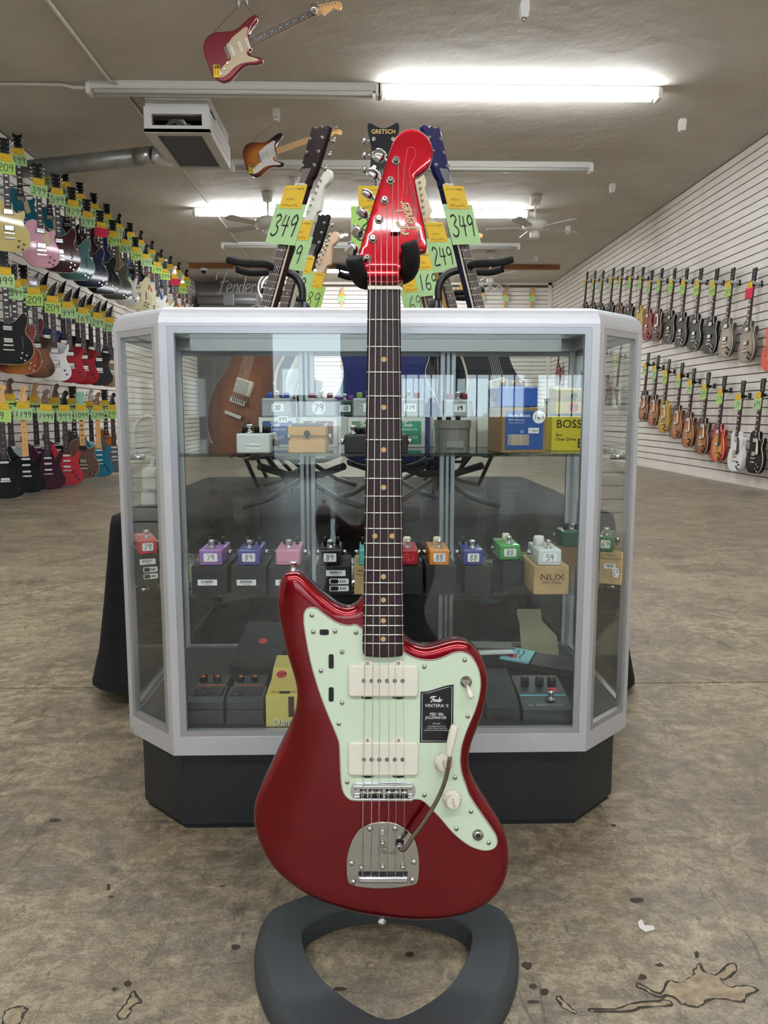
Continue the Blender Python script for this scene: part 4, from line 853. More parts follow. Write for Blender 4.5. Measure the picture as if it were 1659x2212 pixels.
# set-back dark tray with the green pedal, and the pairs in the clipped corners
t, w = box_at('pedal_carton', 'wide dark carton under the bright green mini pedal', 'box', 1085, 1150, 1262, S2 + .0005, .047, .12, blackbox, group='pedal cartons on the lower glass shelf')
tp, w = mini_pedal('bright green mini pedal priced 88 on the lower shelf', 1078, 1123, 1262, S2, '3f9a45', '88', one_w); tp.location.z = S2 + .0485
t, w = box_at('pedal_carton', 'black carton with white stickers in the clipped corner, under the red pedal', 'box', 297, 345, 1264, S2 + .0005, .060, .10, blackbox, 22, group='pedal cartons on the lower glass shelf')
barcode(t, 0, .047, .030, .011); safety_marks(t, .004, .031, .75)
tp, w = mini_pedal('red mini pedal priced 79 in the clipped corner of the case', 303, 342, 1264, S2, 'c4343c', '79', (), rot=22); tp.location.z = S2 + .0615
t, w = box_at('pedal_carton', 'kraft carton with a round 69 sticker in the clipped corner', 'box', 1294, 1342, 1262, S2 + .0005, .064, .09, kraft, -22, group='pedal cartons on the lower glass shelf')
barcode(t, -.002, .036, .022, .010); note(t, .010, .024, .017, .020, '69', rnd=True)
tx = MB(); text_mb(tx, 'MOD-1', .0055, 0, .056, -.0006); text_mb(tx, 'Tone Mini Overdrive', .0045, 0, .050, -.0006); tx.build('lettering', mat('print_brown', '4a3a28'), t)
tp, w = mini_pedal('dark green mini pedal priced 69 on the kraft carton in the clipped corner', 1288, 1321, 1262, S2, '2f6f43', '69', (), rot=-22); tp.location.z = S2 + .0655
tp, w = mini_pedal('dark green pedal with two black knobs behind the white pedal', 1213, 1262, 1225, S2, '2a5f44', '', ((-.01, .03, .007, .014, None), (.01, .03, .007, .014, None)), stick=False, depth=.06, h=.035); tp.location.z = S2 + .045
t, w = box_at('pedal_carton', 'low brown carton under the dark green two-knob pedal', 'box', 1205, 1268, 1225, S2 + .0005, .0445, .07, brown_card, group='pedal cartons on the lower glass shelf')

# ---- upper shelf
GU = 'pedals and cartons on the upper glass shelf'
silver = mat('hammered_silver', 'a9adae', .35, .6, bump=(260, .9, .002))
def text_on(t, items, m, y=-.0008):
    tx = MB()
    for s, size, x, z, al in items: text_mb(tx, s, size, x, z, y, align=al)
    return tx.build('lettering', m, t)
def cube_pedal(label, px0, px1, yb, zbase, h, depth, m, knob_m, price, sw=True, rnd=False, yb_z=None, kn=2):
    a = at_z(px0, yb, S1 if yb_z is None else yb_z); b = at_z(px1, yb, S1 if yb_z is None else yb_z); c = (a + b) / 2; w = (b - a).length
    t = thing('effects_pedal', label, 'pedal', (c.x, c.y, zbase), 0, GU)
    MB().rprism(rrect(-w / 2, w / 2, 0, h, .004, 3), 0, depth, .004, 2).build('enclosure', m, t)
    for s in ((-1, 1) if kn == 2 else (0,)): knob_at(t, s * w * .28, .03, h, .0068, .013, knob_m)
    if sw: switch_at(t, 0, .014, h)
    if price: note(t, -.004 if rnd else .002, h * .5, .030 if rnd else .026, .030 if rnd else .017, price, rnd=rnd, size=.55, pen=.002)
    return t, w
def fender_box(label, px0, px1, lab, words_, yb=966):
    t, w = box_at('pedal_carton', label, 'box', px0, px1, yb, S1 + .0005, .064, .11, whitebox, group=GU)
    MB().prism(rrect(-w / 2 + .008, w / 2 - .008, .006, .056, .002, 2), -.0006, 0).build('colour_label', lab, t)
    script = MB(); script_logo(script, .020, .011, .0011, T((-w * .18, 0, .044)), -.001); script.build('script_lettering', sticker, t)
    text_on(t, [(s_, sz, 0, zz, 'CENTER') for s_, sz, zz in words_], sticker)
    return t, w
lab_b = mat('label_blue_f', '35548f', .5); lab_r = mat('label_red_f', '6d1a28', .5); lab_g = mat('label_green_f', '3f9a78', .5); lab_o = mat('label_olive_f', '77946f', .5)
t, w = fender_box('white carton with blue label behind the pale grey pedal', 560, 640, lab_b, (('MIRRORTONE', .0055, .036), ('DELAY', .0095, .018))); note(t, .012, .060, .022, .014, '$99', y=-.0016, size=.62, pen=.0012)
fender_box('white carton with dark red label behind the tan pedal', 648, 728, lab_r, (('FUZZ', .0095, .018),))
fender_box('white carton with olive label left of the red neck', 752, 836, lab_o, (('TREMOLO', .0095, .018),))
fender_box('white carton with green label right of the red neck', 848, 918, lab_g, (('HAMMERTONE', .0055, .036), ('FLANGER', .0095, .018)))
zt = S1 + .0655
cube_pedal('hammered silver pedal with blue knobs on the blue-label carton', 566, 632, 966, zt, .040, .075, silver, mat('knob_blue', '2a4fb0', .4), '30')
cube_pedal('hammered silver pedal with red knobs and a round 79 sticker', 660, 727, 966, zt, .040, .075, silver, mat('knob_red', '8c2430', .4), '79', rnd=True)
cube_pedal('dark green pedal with purple knobs between two silver pedals', 722, 768, 956, zt, .040, .07, hexmat('20322c', .4, .2), mat('knob_purple', '8c3aa0', .4), '13')
t, w = box_at('pedal_carton', 'plain white carton under the dark green pedal', 'box', 732, 750, 958, S1 + .0005, .064, .09, whitebox, group=GU)
cube_pedal('hammered silver pedal with green knobs left of the red neck', 762, 830, 966, zt, .040, .075, silver, mat('knob_green', '86a53c', .4), '119')
cube_pedal('hammered silver pedal priced 119 right of the red neck', 850, 917, 966, zt, .040, .075, silver, mat('knob_red', '8c2430'), '119')
t, w = box_at('pedal_carton', 'white carton behind the grey round-ended pedal', 'box', 937, 1028, 967, S1 + .0005, .064, .10, whitebox, group=GU)
cube_pedal('hammered silver pedal on the carton behind the grey round pedal', 960, 1020, 967, zt, .037, .07, silver, mat('knob_red', '8c2430'), '19')
t, w = box_at('pedal_carton', 'slim white carton beside the brown carton', 'box', 1031, 1056, 966, S1 + .0005, .064, .10, whitebox, group=GU)
# pale grey pedal
a = at_z(511, 980, S1); b = at_z(583, 980, S1); w = (b - a).length
t = thing('effects_pedal', 'pale grey pedal with black knobs at the front of the upper shelf', 'pedal', ((a.x + b.x) / 2, a.y, S1 + .0005), 0, GU)
MB().rprism(rrect(-w / 2, w / 2, 0, .036, .003, 3), 0, .11, .003, 2).build('enclosure', hexmat('cfd6d2', .4, .3), t)
l = MB().box(-.012, .014, -.0006, 0, .008, .018).build('maker_label', sticker, t); text_on(l, (('Morpheus', .0062, .001, .0115, 'CENTER'),), ink, -.0008)
MB().box(-w / 2 + .004, w / 2 - .004, .01, .1, .036, .0365).build('face_plate', black_pl, t)
for x, y in ((-.020, .03), (0, .05), (.016, .05), (.024, .03)): knob_at(t, x, y, .0365, .0055, .012)
switch_at(t, -.008, .016, .0365); MB().cyl((w / 2, .05, .018), (w / 2 + .012, .05, .018), .007, n=10).build('jack_socket', black_pl, t)
# tan two-tier pedal + yellow one of the same build
def tread_pedal(label, px0, px1, yb, z, col, h, depth, top=None, group=GU, zs=None, screw=True):
    a = at_z(px0, yb, z if zs is None else zs); b = at_z(px1, yb, z if zs is None else zs); w = (b - a).length
    t = thing('effects_pedal', label, 'pedal', ((a.x + b.x) / 2, a.y, z + .0006), 0, group); m = hexmat(col, .5, .1)
    MB().box(-w / 2, w / 2, 0, depth, 0, h * .42, .002).build('base', m, t)
    MB().box(-w / 2 + .003, w / 2 - .003, .006, depth - .002, h * .40, h * .60).build('waist', m, t)
    tr_ = MB().prism([(.0, h * .60), (depth * .62, h * .60), (depth * .62, h), (depth * .06, h * .90), (0, h * .88)], -w / 2, w / 2, Matrix(((0, 1, 0, 0), (1, 0, 0, 0), (0, 0, 1, 0), (0, 0, 0, 1)))).build('treadle', m, t)
    if top is not None: MB().box(-w / 2 + .004, w / 2 - .004, .006, depth * .58, h * .945, h * 1.0).build('rubber_pad', top, t)
    if screw:
        MB().cyl((0, -.003, h * .66), (0, .001, h * .66), .0058, n=14).build('thumb_screw', black_gloss, t); MB().box(-.003, .003, -.002, .001, h * .48, h * .64).build('screw_stem', black_gloss, t)
    for s in (-1, 1): MB().cyl((s * w / 2, depth * .6, h * .5), (s * (w / 2 + .008), depth * .6, h * .5), .006, n=10).build('jack_socket', nickel, t)
    return t, w
tread_pedal('tan two-tier pedal with a black thumb screw on the upper shelf', 623, 704, 979, S1, 'c79a5a', .054, .11, mat('pad_black', '1c1b1a', .8))
# black low pedal behind the neck
a = at_z(744, 981, S1); b = at_z(882, 981, S1); w = (b - a).length
t = thing('effects_pedal', 'low black pedal showing on both sides of the red neck', 'pedal', ((a.x + b.x) / 2, a.y, S1 + .0005), 0, GU)
MB().rprism(rrect(-w / 2, w / 2, 0, .035, .003, 2), 0, .09, .003, 2).build('enclosure', hexmat('1c1d20', .45, .2), t)
for x in (-.035, -.02, .0, .03): knob_at(t, x, .03, .035, .008, .012)
switch_at(t, -.042, .014, .035); jacks(t, w, .05, .02)
# grey round-ended pedal
a = at_z(943, 978, S1); b = at_z(1017, 978, S1); w = (b - a).length; c = (a + b) / 2
t = thing('effects_pedal', 'grey round-ended metal pedal in front of a white carton', 'pedal', (c.x, c.y + w * .35, S1 + .0005), 0, GU)
def rnd_slab(z0, z1, k, nm):
    p = [(w / 2 * k * math.cos(a_), -w * .32 * k + .0 + w * .30 * k * math.sin(a_)) for a_ in [PI + PI * i / 12 for i in range(13)]] + [(w / 2 * k, .04), (-w / 2 * k, .04)]
    mb = MB(); n = len(p); vs = [(x, y, z0) for x, y in p] + [(x, y, z1) for x, y in p]
    mb.add(vs, [tuple(reversed(range(n))), tuple(range(n, 2 * n))]); mb.add(vs, [(i, (i + 1) % n, (i + 1) % n + n, i + n) for i in range(n)], False); mb.build(nm, hexmat('77756d', .45, .1, .4), t)
rnd_slab(0, .044, .94, 'enclosure'); rnd_slab(.045, .060, 1.0, 'rocker'); rnd_slab(.0435, .0455, .9, 'gap')
for x in (-.025, -.008, .01): knob_at(t, x, .0, .060, .005, .008)
MB().box(-.016, .016, -w * .62 - .0, -w * .60, .010, .022).build('battery_door', hexmat('86847b', .45, .1, .4), t)
# brown carton, blue pedal on top
t, w = box_at('pedal_carton', 'brown carton with a blue label and round 169 sticker', 'box', 1082, 1180, 978, S1 + .0005, .083, .10, brown_card, 6, group=GU)
l = MB().prism(rrect(-w / 2 + .006, w / 2 - .006, .006, .077, .002, 2), -.0006, 0).build('colour_label', blue_lab, t)
text_on(l, (('Harby Pedals', .0078, -.030, .066, 'LEFT'), ('BMF distortion', .005, -.030, .059, 'LEFT'), ('Programmed with distortion', .0026, -.030, .0545, 'LEFT'), ('CE', .006, -.008, .037, 'LEFT')), sticker)
bc = MB(); x = -.031
while x < .010:
    k = random.choice((.0006, .001, .0016)); bc.box(x, x + k, -.0009, -.0006, .014, .034); x += k + random.choice((.0006, .001))
bc.build('bars', mat('bar_tan', 'c9b48a', .7), l)
note(t, .0275, .066, .024, .024, '169', y=-.0012, rnd=True, size=.40, pen=.0011); n = MB().box(.008, .028, -.0012, 0, .036, .046).build('number_sticker', sticker, t); text_on(n, (('1364', .0085, .018, .038, 'CENTER'),), ink, -.0015)
bp_ = t
t = thing('effects_pedal', 'glossy blue pedal with gold knobs on the brown carton', 'pedal', (bp_.location.x - .008, bp_.location.y + .008, S1 + .0845), R(6), GU)
w2 = .070; blu = hexmat('1d4fa8', .2, .8)
MB().rprism(rrect(-w2 / 2, w2 / 2, 0, .037, .003, 3), 0, .085, .003, 2).build('enclosure', blu, t)
gold = mat('gold_knob', 'b59468', .25, 1.0)
for x, y in ((-.024, .03), (-.002, .04), (.010, .028), (.018, .05)): knob_at(t, x, y, .037, .0065, .014, gold)
MB().cyl((-w2 / 2 - .004, .04, .018), (-w2 / 2, .04, .018), .008, n=12).build('jack_socket', black_pl, t)
# yellow pair at the end
t, w = box_at('pedal_carton', 'yellow pedal carton with black lettering at the end of the shelf', 'box', 1190, 1275, 974, S1 + .0005, .068, .10, hexmat('d9c92e', .5, .2), group=GU)
text_on(t, (('BOSS', .022, -.030, .045, 'LEFT'), ('Bass', .0075, -.030, .029, 'LEFT'), ('Over Drive', .0085, -.030, .020, 'LEFT'), ('B', .026, .012, .006, 'LEFT')), ink); MB().box(-w / 2, w / 2, -.0004, .1, .0675, .0715).build('lid_band', ink, t)
tp, w = tread_pedal('yellow two-tier pedal with a round red 89 sticker', 1198, 1276, 974, S1, 'd3b94e', .052, .10, None, zs=S1); tp.location.z = S1 + .0725
note(tp, 0.0, .012, .019, .019, '89', y=-.0008, rnd=True, m=sticker_r, size=.5, pen=.0012)
# ---- case floor
Z0 = ZR + .0085; GF = 'pedals on the case floor'
for i, (x0, x1) in enumerate(((406, 483), (489, 569))):
    dk = '3a3c3f'
    a = at_z(x0, 1566, Z0); b = at_z(x1, 1566, Z0); w = (b - a).length
    t = thing('effects_pedal', 'dark grey two-tier pedal with orange markings, %s the yellow carton' % ('farther from' if i == 0 else 'next to'), 'pedal', ((a.x + b.x) / 2, a.y, Z0), 0, GF); m = hexmat(dk, .5, .1)
    MB().box(-w / 2, w / 2, 0, .12, 0, .028, .0015).build('base', m, t); MB().box(-w / 2 + .001, w / 2 - .001, .001, .07, .0285, .031).build('gap', ink, t)
    MB().prism([(0, .031), (.062, .031), (.062, .055), (.012, .052), (0, .045)], -w / 2, w / 2, Matrix(((0, 1, 0, 0), (1, 0, 0, 0), (0, 0, 1, 0), (0, 0, 0, 1)))).build('treadle', m, t)
    tr_ = MB()
    for k in range(4): tr_.tube([(-w / 2 + .004 + j * (w - .008) / 12, .016 + .011 * k + .003 * (-1) ** j, .0535 + .0004 * k) for j in range(13)], .0014, 4)
    tr_.build('tread_pattern', black_pl, t)
    MB().box(-w / 2 + .004, w / 2 - .004, .062, .118, .028, .058).build('control_deck', m, t)
    for x in (-.02, .008): kk = knob_at(t, x, .082, .058, .0085, .014); MB().box(x - .001, x + .006, .0735, .076, .069, .0722).build('pointer', mat('orange_print', 'c96a34', .6), kk)
    MB().box(-w / 2 + .006, w / 2 - .006, .0615, .0625, .056, .0575).build('orange_line', mat('orange_print', 'c96a34'), t)
t, w = box_at('pedal_carton', 'pale yellow carton lettered By Dan, on the case floor', 'box', 575, 668, 1570, Z0, .062, .13, hexmat('d4c668', .6, .1), group=GF)
MB().box(.002, .013, -.0006, 0, .020, .060).build('dark_stripe', mat('stripe_plum', '45242f', .6), t); text_on(t, (('By', .013, .003, .020, 'LEFT'),), ink)
tx = MB(); text_mb(tx, 'Danelectro', .020, -.028, .003, -.0010, align='LEFT'); tx.build('lettering', sticker, t); tx = MB(); text_mb(tx, 'Danelectro', .0205, -.0272, .0024, -.0007, align='LEFT', sx=1.0); tx.build('lettering_shadow', ink, t)
t2 = thing('effects_pedal', 'yellow sloping pedal with a round red 109 sticker', 'pedal', (t.location.x - .006, t.location.y + .012, Z0 + .0625), 0, GF); w2 = .052; ye = hexmat('d0bb66', .5, .1)
MB().prism([(0, .004), (.004, 0), (.11, 0), (.11, .040), (.045, .036), (0, .020)], -w2 / 2, w2 / 2, Matrix(((0, 1, 0, 0), (1, 0, 0, 0), (0, 0, 1, 0), (0, 0, 0, 1)))).build('enclosure', ye, t2)
MB().box(-.010, .010, -.001, .004, -.0004, .004).build('front_notch', ink, t2)
sl = math.degrees(math.atan2(.016, .045)); note(t2, 0, 0, .020, .022, '109', y=-.0006, rnd=True, m=sticker_r, size=.42, pen=.001, mtx=T((-.008, .024, .0292)) @ Rx(sl - 90 + 0))
# dark wedge treadle with stickers
p = at_z(560, 1505, Z0)
t = thing('volume_pedal', 'black sloping treadle pedal behind the dark grey pedals', 'pedal', (p.x - .02, p.y + .06, Z0), R(-8), GF); rub = mat('rubber_black', '202224', .8, bump=(120, .4, .002))
MB().prism([(0, 0), (.17, 0), (.17, .10), (.15, .105), (0, .045)], -.055, .055, Matrix(((0, 1, 0, 0), (1, 0, 0, 0), (0, 0, 1, 0), (0, 0, 0, 1)))).build('treadle', rub, t)
note(t, 0, 0, .020, .020, '', rnd=True, m=sticker_r, mtx=T((.0, .08, .079)) @ Rx(-69))
MB().box(-.012, .03, .128, .152, .108, .1085, 0, Rz(-18)).build('paper_label', sticker, t)
# right: lettered pedal, dark pedals, ridged treadle, teal plate, card
a = at_z(1130, 1562, Z0); b = at_z(1236, 1562, Z0); w = (b - a).length
t = thing('effects_pedal', 'dark teal-striped pedal with three knobs and a red sticker', 'pedal', ((a.x + b.x) / 2, a.y, Z0), 0, GF); dk = hexmat('2c3134', .45, .2)
MB().prism([(0, 0), (.13, 0), (.13, .05), (.055, .042), (0, .026)], -w / 2, w / 2, Matrix(((0, 1, 0, 0), (1, 0, 0, 0), (0, 0, 1, 0), (0, 0, 0, 1)))).build('enclosure', dk, t)
s1 = math.degrees(math.atan2(.016, .055)); S_ = T((0, 0, .026)) @ Rx(s1 - 90)     # sloping front plate: local x, z up the slope
tx = MB(); text_mb(tx, 'tc electronic', .0125, 0, .012, -.0006, sx=1.1); o = tx.build('lettering', mat('print_grey', '8d9496', .6), t); o.matrix_local = S_
o = MB().box(-w / 2 + .002, w / 2 - .002, -.0006, 0, .044, .0475).build('teal_stripe', mat('teal_stripe', '56a3bd', .3), t); o.matrix_local = S_
switch_at(t, .012, .030, .035, s=1.2)
for x in (-.028, .002, .027): knob_at(t, x, .085, .046, .009, .018)
note(t, 0, 0, .020, .018, '', rnd=True, m=sticker_r, mtx=T((.024, .063, .0432)) @ Rx(-84))
a = at_z(1052, 1560, Z0); b = at_z(1122, 1560, Z0); w = (b - a).length
t = thing('effects_pedal', 'plain dark pedal with embossed letters beside the striped pedal', 'pedal', ((a.x + b.x) / 2, a.y, Z0), 0, GF)
MB().prism([(0, 0), (.14, 0), (.14, .06), (.012, .035), (0, .028)], -w / 2, w / 2, Matrix(((0, 1, 0, 0), (1, 0, 0, 0), (0, 0, 1, 0), (0, 0, 0, 1)))).build('enclosure', hexmat('2a2d2f', .6, 0), t)
MB().box(-w / 2 + .012, w / 2 - .012, -.001, .002, .004, .016).build('front_recess', black_pl, t)
p = at_z(1176, 1445, .245)
t = thing('volume_pedal', 'black ridged treadle pedal lying behind the striped pedal', 'pedal', (p.x + .012, p.y + .03, Z0), R(-112), GF)
MB().box(-.046, .046, -.09, .10, 0, .028).build('base', rub, t)
pl = MB().box(-.048, .048, -.10, .10, 0, .012).build('treadle', rub, t); pl.matrix_local = T((0, 0, .036)) @ Rx(-4)
for k in range(9): MB().box(-.044 + .0105 * k, -.038 + .0105 * k, -.03, .098, .012, .0145).build('ridge', black_pl, pl)
te = MB().box(-.046, .046, -.098, -.034, .012, .0150).build('teal_plate', mat('teal_plate', '7fc0c8', .5), pl)
note(te, 0, 0, .022, .022, '', rnd=True, m=sticker_r, mtx=T((.018, -.075, .0152)) @ Rx(-90))
tx = MB(); text_mb(tx, 'SLASH', .014, 0, 0, -.0003) if 0 else [tx.ribbon([(-.03, .002 + .012 * k), (-.01, .006 + .012 * k), (.01, .001 + .012 * k), (.03, .004 + .012 * k)], .004, -.0004) for k in range(2)]; o = tx.build('brush_marks', mat('teal_dark', '2f6f7a', .6), te); o.matrix_local = T((.0, -.072, .0152)) @ Rx(-90)
p = at_z(1080, 1500, Z0); mb = MB().box(-.05, .05, 0, .06, 0, .004); t = thing('card_folder', 'white card half under a grey flap beside the body edge', 'card', (p.x - .005, p.y + .08, Z0 + .062), R(6), GF); mb.build('card', sticker, t)
MB().prism([(-.06, .012), (.06, .004), (.06, .0055), (-.06, .0135)], .02, .07).build('flap', mat('grey_card', '6d6f6c', .7), t); MB().box(-.05, .05, .005, .09, -.0615, -.001).build('carton', blackbox, t)
# flat beige stand-in for an unidentified pale shape at the back
q = [(1118, 1316), (1168, 1316), (1170, 1340), (1203, 1374), (1206, 1400), (1208, 1418), (1222, 1440), (1132, 1440), (1126, 1400), (1122, 1345), (1116, 1325)]
yy = YB - .10; pts = [(v.x, v.z) for v in (at_y(a_, b_, yy) for a_, b_ in q)]
mb = MB().prism(pts + [], yy, yy + .0008); tag(mb.build('beige_sheet', mat('beige_matte', 'b3a98c', .8, bump=(18, .5, .01))), 'creased beige paper sheet standing at the back of the case', 'paper')
# white power lead and plug strip behind the clipped corner
t = thing('power_lead', 'white power lead with adaptors hanging at the case\'s rear corner', 'cable', (0, 0, 0))
pts = [at_y(a_, b_, 1.78) for a_, b_ in ((292, 985), (288, 940), (300, 908), (325, 900), (334, 925), (332, 985), (326, 1010))]
MB().tube(spline([tuple(v) for v in pts], 4, False), .005, 8).build('lead', white_plastic, t); q = pts[-1]
MB().box(q.x - .016, q.x + .016, 1.76, 1.80, q.z - .05, q.z, .004).build('adaptor', white_plastic, t); MB().box(q.x - .02, q.x + .012, 1.76, 1.80, q.z - .085, q.z - .054, .004).build('plug', white_plastic, t)

# ================================================================== draped table and the guitars on it
TX0, TX1, TY0, TY1, TZ = -.725, .715, 2.12, 3.45, .52
cloth = mat('black_cloth', '0b0b0d', .8, spec=.25, noise=('131416', 5, (1, 1, 3), .35, .7), bump=(9, .5, .02))
t = thing('draped_table', 'low table covered to the floor with black cloth behind the case', 'table', ((TX0 + TX1) / 2, (TY0 + TY1) / 2, 0)); C0 = Vector(((TX0 + TX1) / 2, (TY0 + TY1) / 2, 0))
MB().box(TX0 + .04 - C0.x, TX1 - .04 - C0.x, TY0 + .04 - C0.y, TY1 - .04 - C0.y, TZ - .04, TZ - .012).build('table_top', mahog, t)
for sx in (-1, 1):
    for sy2 in (-1, 1):
        x = sx * ((TX1 - TX0) / 2 - .07); y = sy2 * ((TY1 - TY0) / 2 - .07); MB().box(x - .02, x + .02, y - .02, y + .02, 0, TZ - .04).build('leg', black_pl, t)
mb = MB(); per = rrect(TX0 - C0.x, TX1 - C0.x, TY0 - C0.y, TY1 - C0.y, .05, 4); dense = []
for i in range(len(per)):
    a, b = Vector(per[i]), Vector(per[(i + 1) % len(per)]); n = max(1, int((b - a).length / .045))
    dense += [tuple(a + (b - a) * k / n) for k in range(n)]
per = ccw(dense); n = len(per); rings = []
for j, (dz, fl_) in enumerate(((TZ, -.03), (TZ - .006, -.008), (TZ - .03, 0), (TZ - .12, .012), (TZ - .25, .03), (TZ - .38, .05), (.03, .075))):
    base = offset(per, -fl_) ; r = []
    for i, (x, y) in enumerate(base):
        w_ = math.sin(i * .55 + 1.3 * math.sin(i * .21)) * .020 * (j / 6) ** 1.2; nx, ny = x / .75, y / .75; l = math.hypot(nx, ny) or 1
        hem = .02 * math.sin(i * .31) if j == 6 else 0; r.append((x + nx / l * w_, y + ny / l * w_, dz + hem))
    rings.append(r)
vs = [p for r in rings for p in r]
mb.add(vs, [(j * n + i, (j + 1) * n + i, (j + 1) * n + (i + 1) % n, j * n + (i + 1) % n) for j in range(len(rings) - 1) for i in range(n)], True); mb.f.append(tuple(range(n))); mb.sm.append(False)
co = mb.build('tablecloth', cloth, t)
bk = mat('stand_black', '0e0f10', .35)
def floor_stand(px, py_top, dist, side, label, px_end):
    """cane-topped guitar stand on the table: pole, curved neck, foam yoke, three feet"""
    p = at_y(px, py_top, dist); zt = p.z; t = thing('guitar_stand', label, 'guitar stand', (p.x, dist, TZ), 0, 'guitar stands on the draped table')
    h = zt - TZ; e = at_y(px_end, py_top - 4, dist).x - p.x
    MB().cyl((0, 0, .05), (0, 0, h - .07), .011, n=12).build('pole', bk, t)
    MB().tube(spline([(0, 0, h - .08), (0, 0, h - .045), (side * .012, 0, h - .018), (side * .035, -.003, h), (side * abs(e) * .55, -.01, h + .012)], 5, False), .0115, 12).build('cane_top', bk, t)
    ye = MB(); c = side * abs(e) * .62
    for yy, k in ((-.085, -1), (.065, 1)):
        ye.tube(spline([(c - side * .015, -.005 + k * .01, h + .012), (c, yy * .8, h + .012), (c + side * .06, yy, h + .012), (c + side * .10, yy * .95, h + .022)], 4, False), [.009] + [.0105] * 12, 10)
    ye.build('foam_yoke', foam, t); MB().cyl((c + side * .095, -.082, h + .026), (c + side * .095, .062, h + .026), .0035, n=6).build('lock_strap', bk, t)
    for k in range(3):
        a = R(90 + 120 * k); MB().tube([(0, 0, .09), (.12 * math.cos(a), .12 * math.sin(a), .03), (.2 * math.cos(a), .2 * math.sin(a), .012)], .009, 8).build('foot', bk, t)
    MB().tube([(-.12, -.10, .13), (-.05, -.02, .10), (.05, -.02, .10), (.12, -.10, .13)], .011, 8).build('body_rest', foam, t)
floor_stand(652, 590, 2.30, -1, 'black cane-topped stand under the burgundy guitar neck', 532); floor_stand(948, 588, 2.32, 1, 'black cane-topped stand under the dark blue guitar neck', 1067)
floor_stand(668, 648, 3.0, -1, 'rear cane-topped stand behind the white guitar neck', 605); floor_stand(930, 645, 3.0, 1, 'rear cane-topped stand behind the maple guitar neck', 1012)
floor_stand(836, 600, 2.5, -1, 'straight stand under the dark blue upright guitar', 775)
def rack_guitar(kind, paint, label, nut, low, dist, yaw, **kw):
    a = at_y(*nut, dist); b = at_y(*low, dist); z = (a - b).normalized(); k = K[kind]
    y = Vector((0, 1, 0)); y = (y - z * y.dot(z)).normalized(); x = y.cross(z)
    o = a - z * k['nut']
    m = Matrix(((x.x, y.x, z.x, o.x), (x.y, y.y, z.y, o.y), (x.z, y.z, z.z, o.z), (0, 0, 0, 1))) @ Rz(yaw)
    g2 = guitar(kind, paint, label, m, group='guitars standing on the draped table', detail=True, **kw)
    if dist > 2.5:
        lo = m @ Vector((0, .02, 0)); cr = thing('guitar_cradle', 'black cradle under the ' + label.split(' behind')[0].split(',')[0].split(' right')[0], 'guitar stand', (lo.x, lo.y, TZ), R(yaw), 'guitar cradles on the draped table'); hh = lo.z - TZ
        for s2 in (-1, 1): MB().tube([(s2 * .11, .09, .008), (s2 * .07, .0, hh - .012), (s2 * .07, -.05, hh - .01), (s2 * .07, -.06, hh + .015)], .008, 8).build('leg', bk, cr)
        MB().tube([(-.075, .0, hh - .012), (.075, .0, hh - .012)], .009, 8).build('crossbar', foam, cr)
    return g2
natw = burst('burst_rootbeer', '7d4520', '582a12', '1e0c07', .17, .3, .75)
rack_guitar('LP', natw, 'root-beer brown guitar tagged 349 standing left of the red neck', (655, 404), (521, 867), 2.27, -48, dots=True, price='349', note=tag_g, head=P('1f0d10'), neck=P('2a0f14'), tag_s=.98, tag_dz=-.035, tag_y_=-.022, pkm=cream)
rack_guitar('ST', P('e6e3d3'), 'white guitar tagged 99 behind the brown 349 guitar', (668, 480), (598, 740), 2.75, -48, price='99', note=tag_g, head=P('e3e2d4'), neck=P('dedcc9'), tag_dz=-.035, tag_y_=-.022)
rack_guitar('LP', P('131313'), 'black-headed guitar tagged 19, third behind the brown guitar', (672, 556), (610, 790), 3.15, -46, dots=True, price='19', note=tag_g, head=black_gloss, tag_dz=-.035, tag_y_=-.022)
rack_guitar('ST', P('7a2a20'), 'pale-necked guitar tagged 189, rearmost on that side', (692, 590), (634, 820), 3.4, -40, price='189', note=tag_l, head=mat('maple_pale', 'd8b99a', .4), neck=mat('maple_pale', 'd8b99a', .4), tag_dz=-.035, tag_y_=-.022)
rack_guitar('LP', P('15161c'), 'black guitar with dark blue neck tagged 349 right of the red neck', (964, 404), (1078, 862), 2.30, 48, dots=True, price='349', note=tag_g, head=P('14164a'), neck=P('101030'), tag_s=.98, tag_dz=-.035, tag_y_=-.022, pkm=cream)
rack_guitar('ST', P('1a1a1a'), 'maple-necked guitar tagged 249 behind the dark blue guitar', (926, 484), (994, 745), 2.75, 48, price='249', note=tag_g, head=mat('pale_headstock', 'd9c9a8', .4), neck=maple, tag_dz=-.035, tag_y_=-.022)
rack_guitar('LP', P('4a1a1a'), 'dark guitar tagged 169, third on the blue guitar\'s side', (900, 548), (955, 780), 3.15, 46, dots=True, price='169', note=tag_g, head=black_gloss, tag_dz=-.035, tag_y_=-.022)
rack_guitar('ST', P('20304a'), 'guitar tagged 69, rearmost on the blue guitar\'s side', (876, 598), (926, 820), 3.4, 42, price='69', note=tag_g, head=black_gloss, tag_dz=-.035, tag_y_=-.022)
t = rack_guitar('JT', P('1b2360'), 'dark blue single-cut guitar upright behind the big red neck', (829, 408), (832, 845), 2.28, 0, price='329', note=tag_l, head=black_gloss, tag_dx=-.018, tag_dz=-.03, tag_y_=-.02)
tx = MB(); text_mb(tx, 'GRETSCH', .0165, 0, K['JT']['nut'] + .148, -.0016, sx=.95); tx.build('lettering', mat('gold_leaf', 'c9a95a', .4, .4), t)
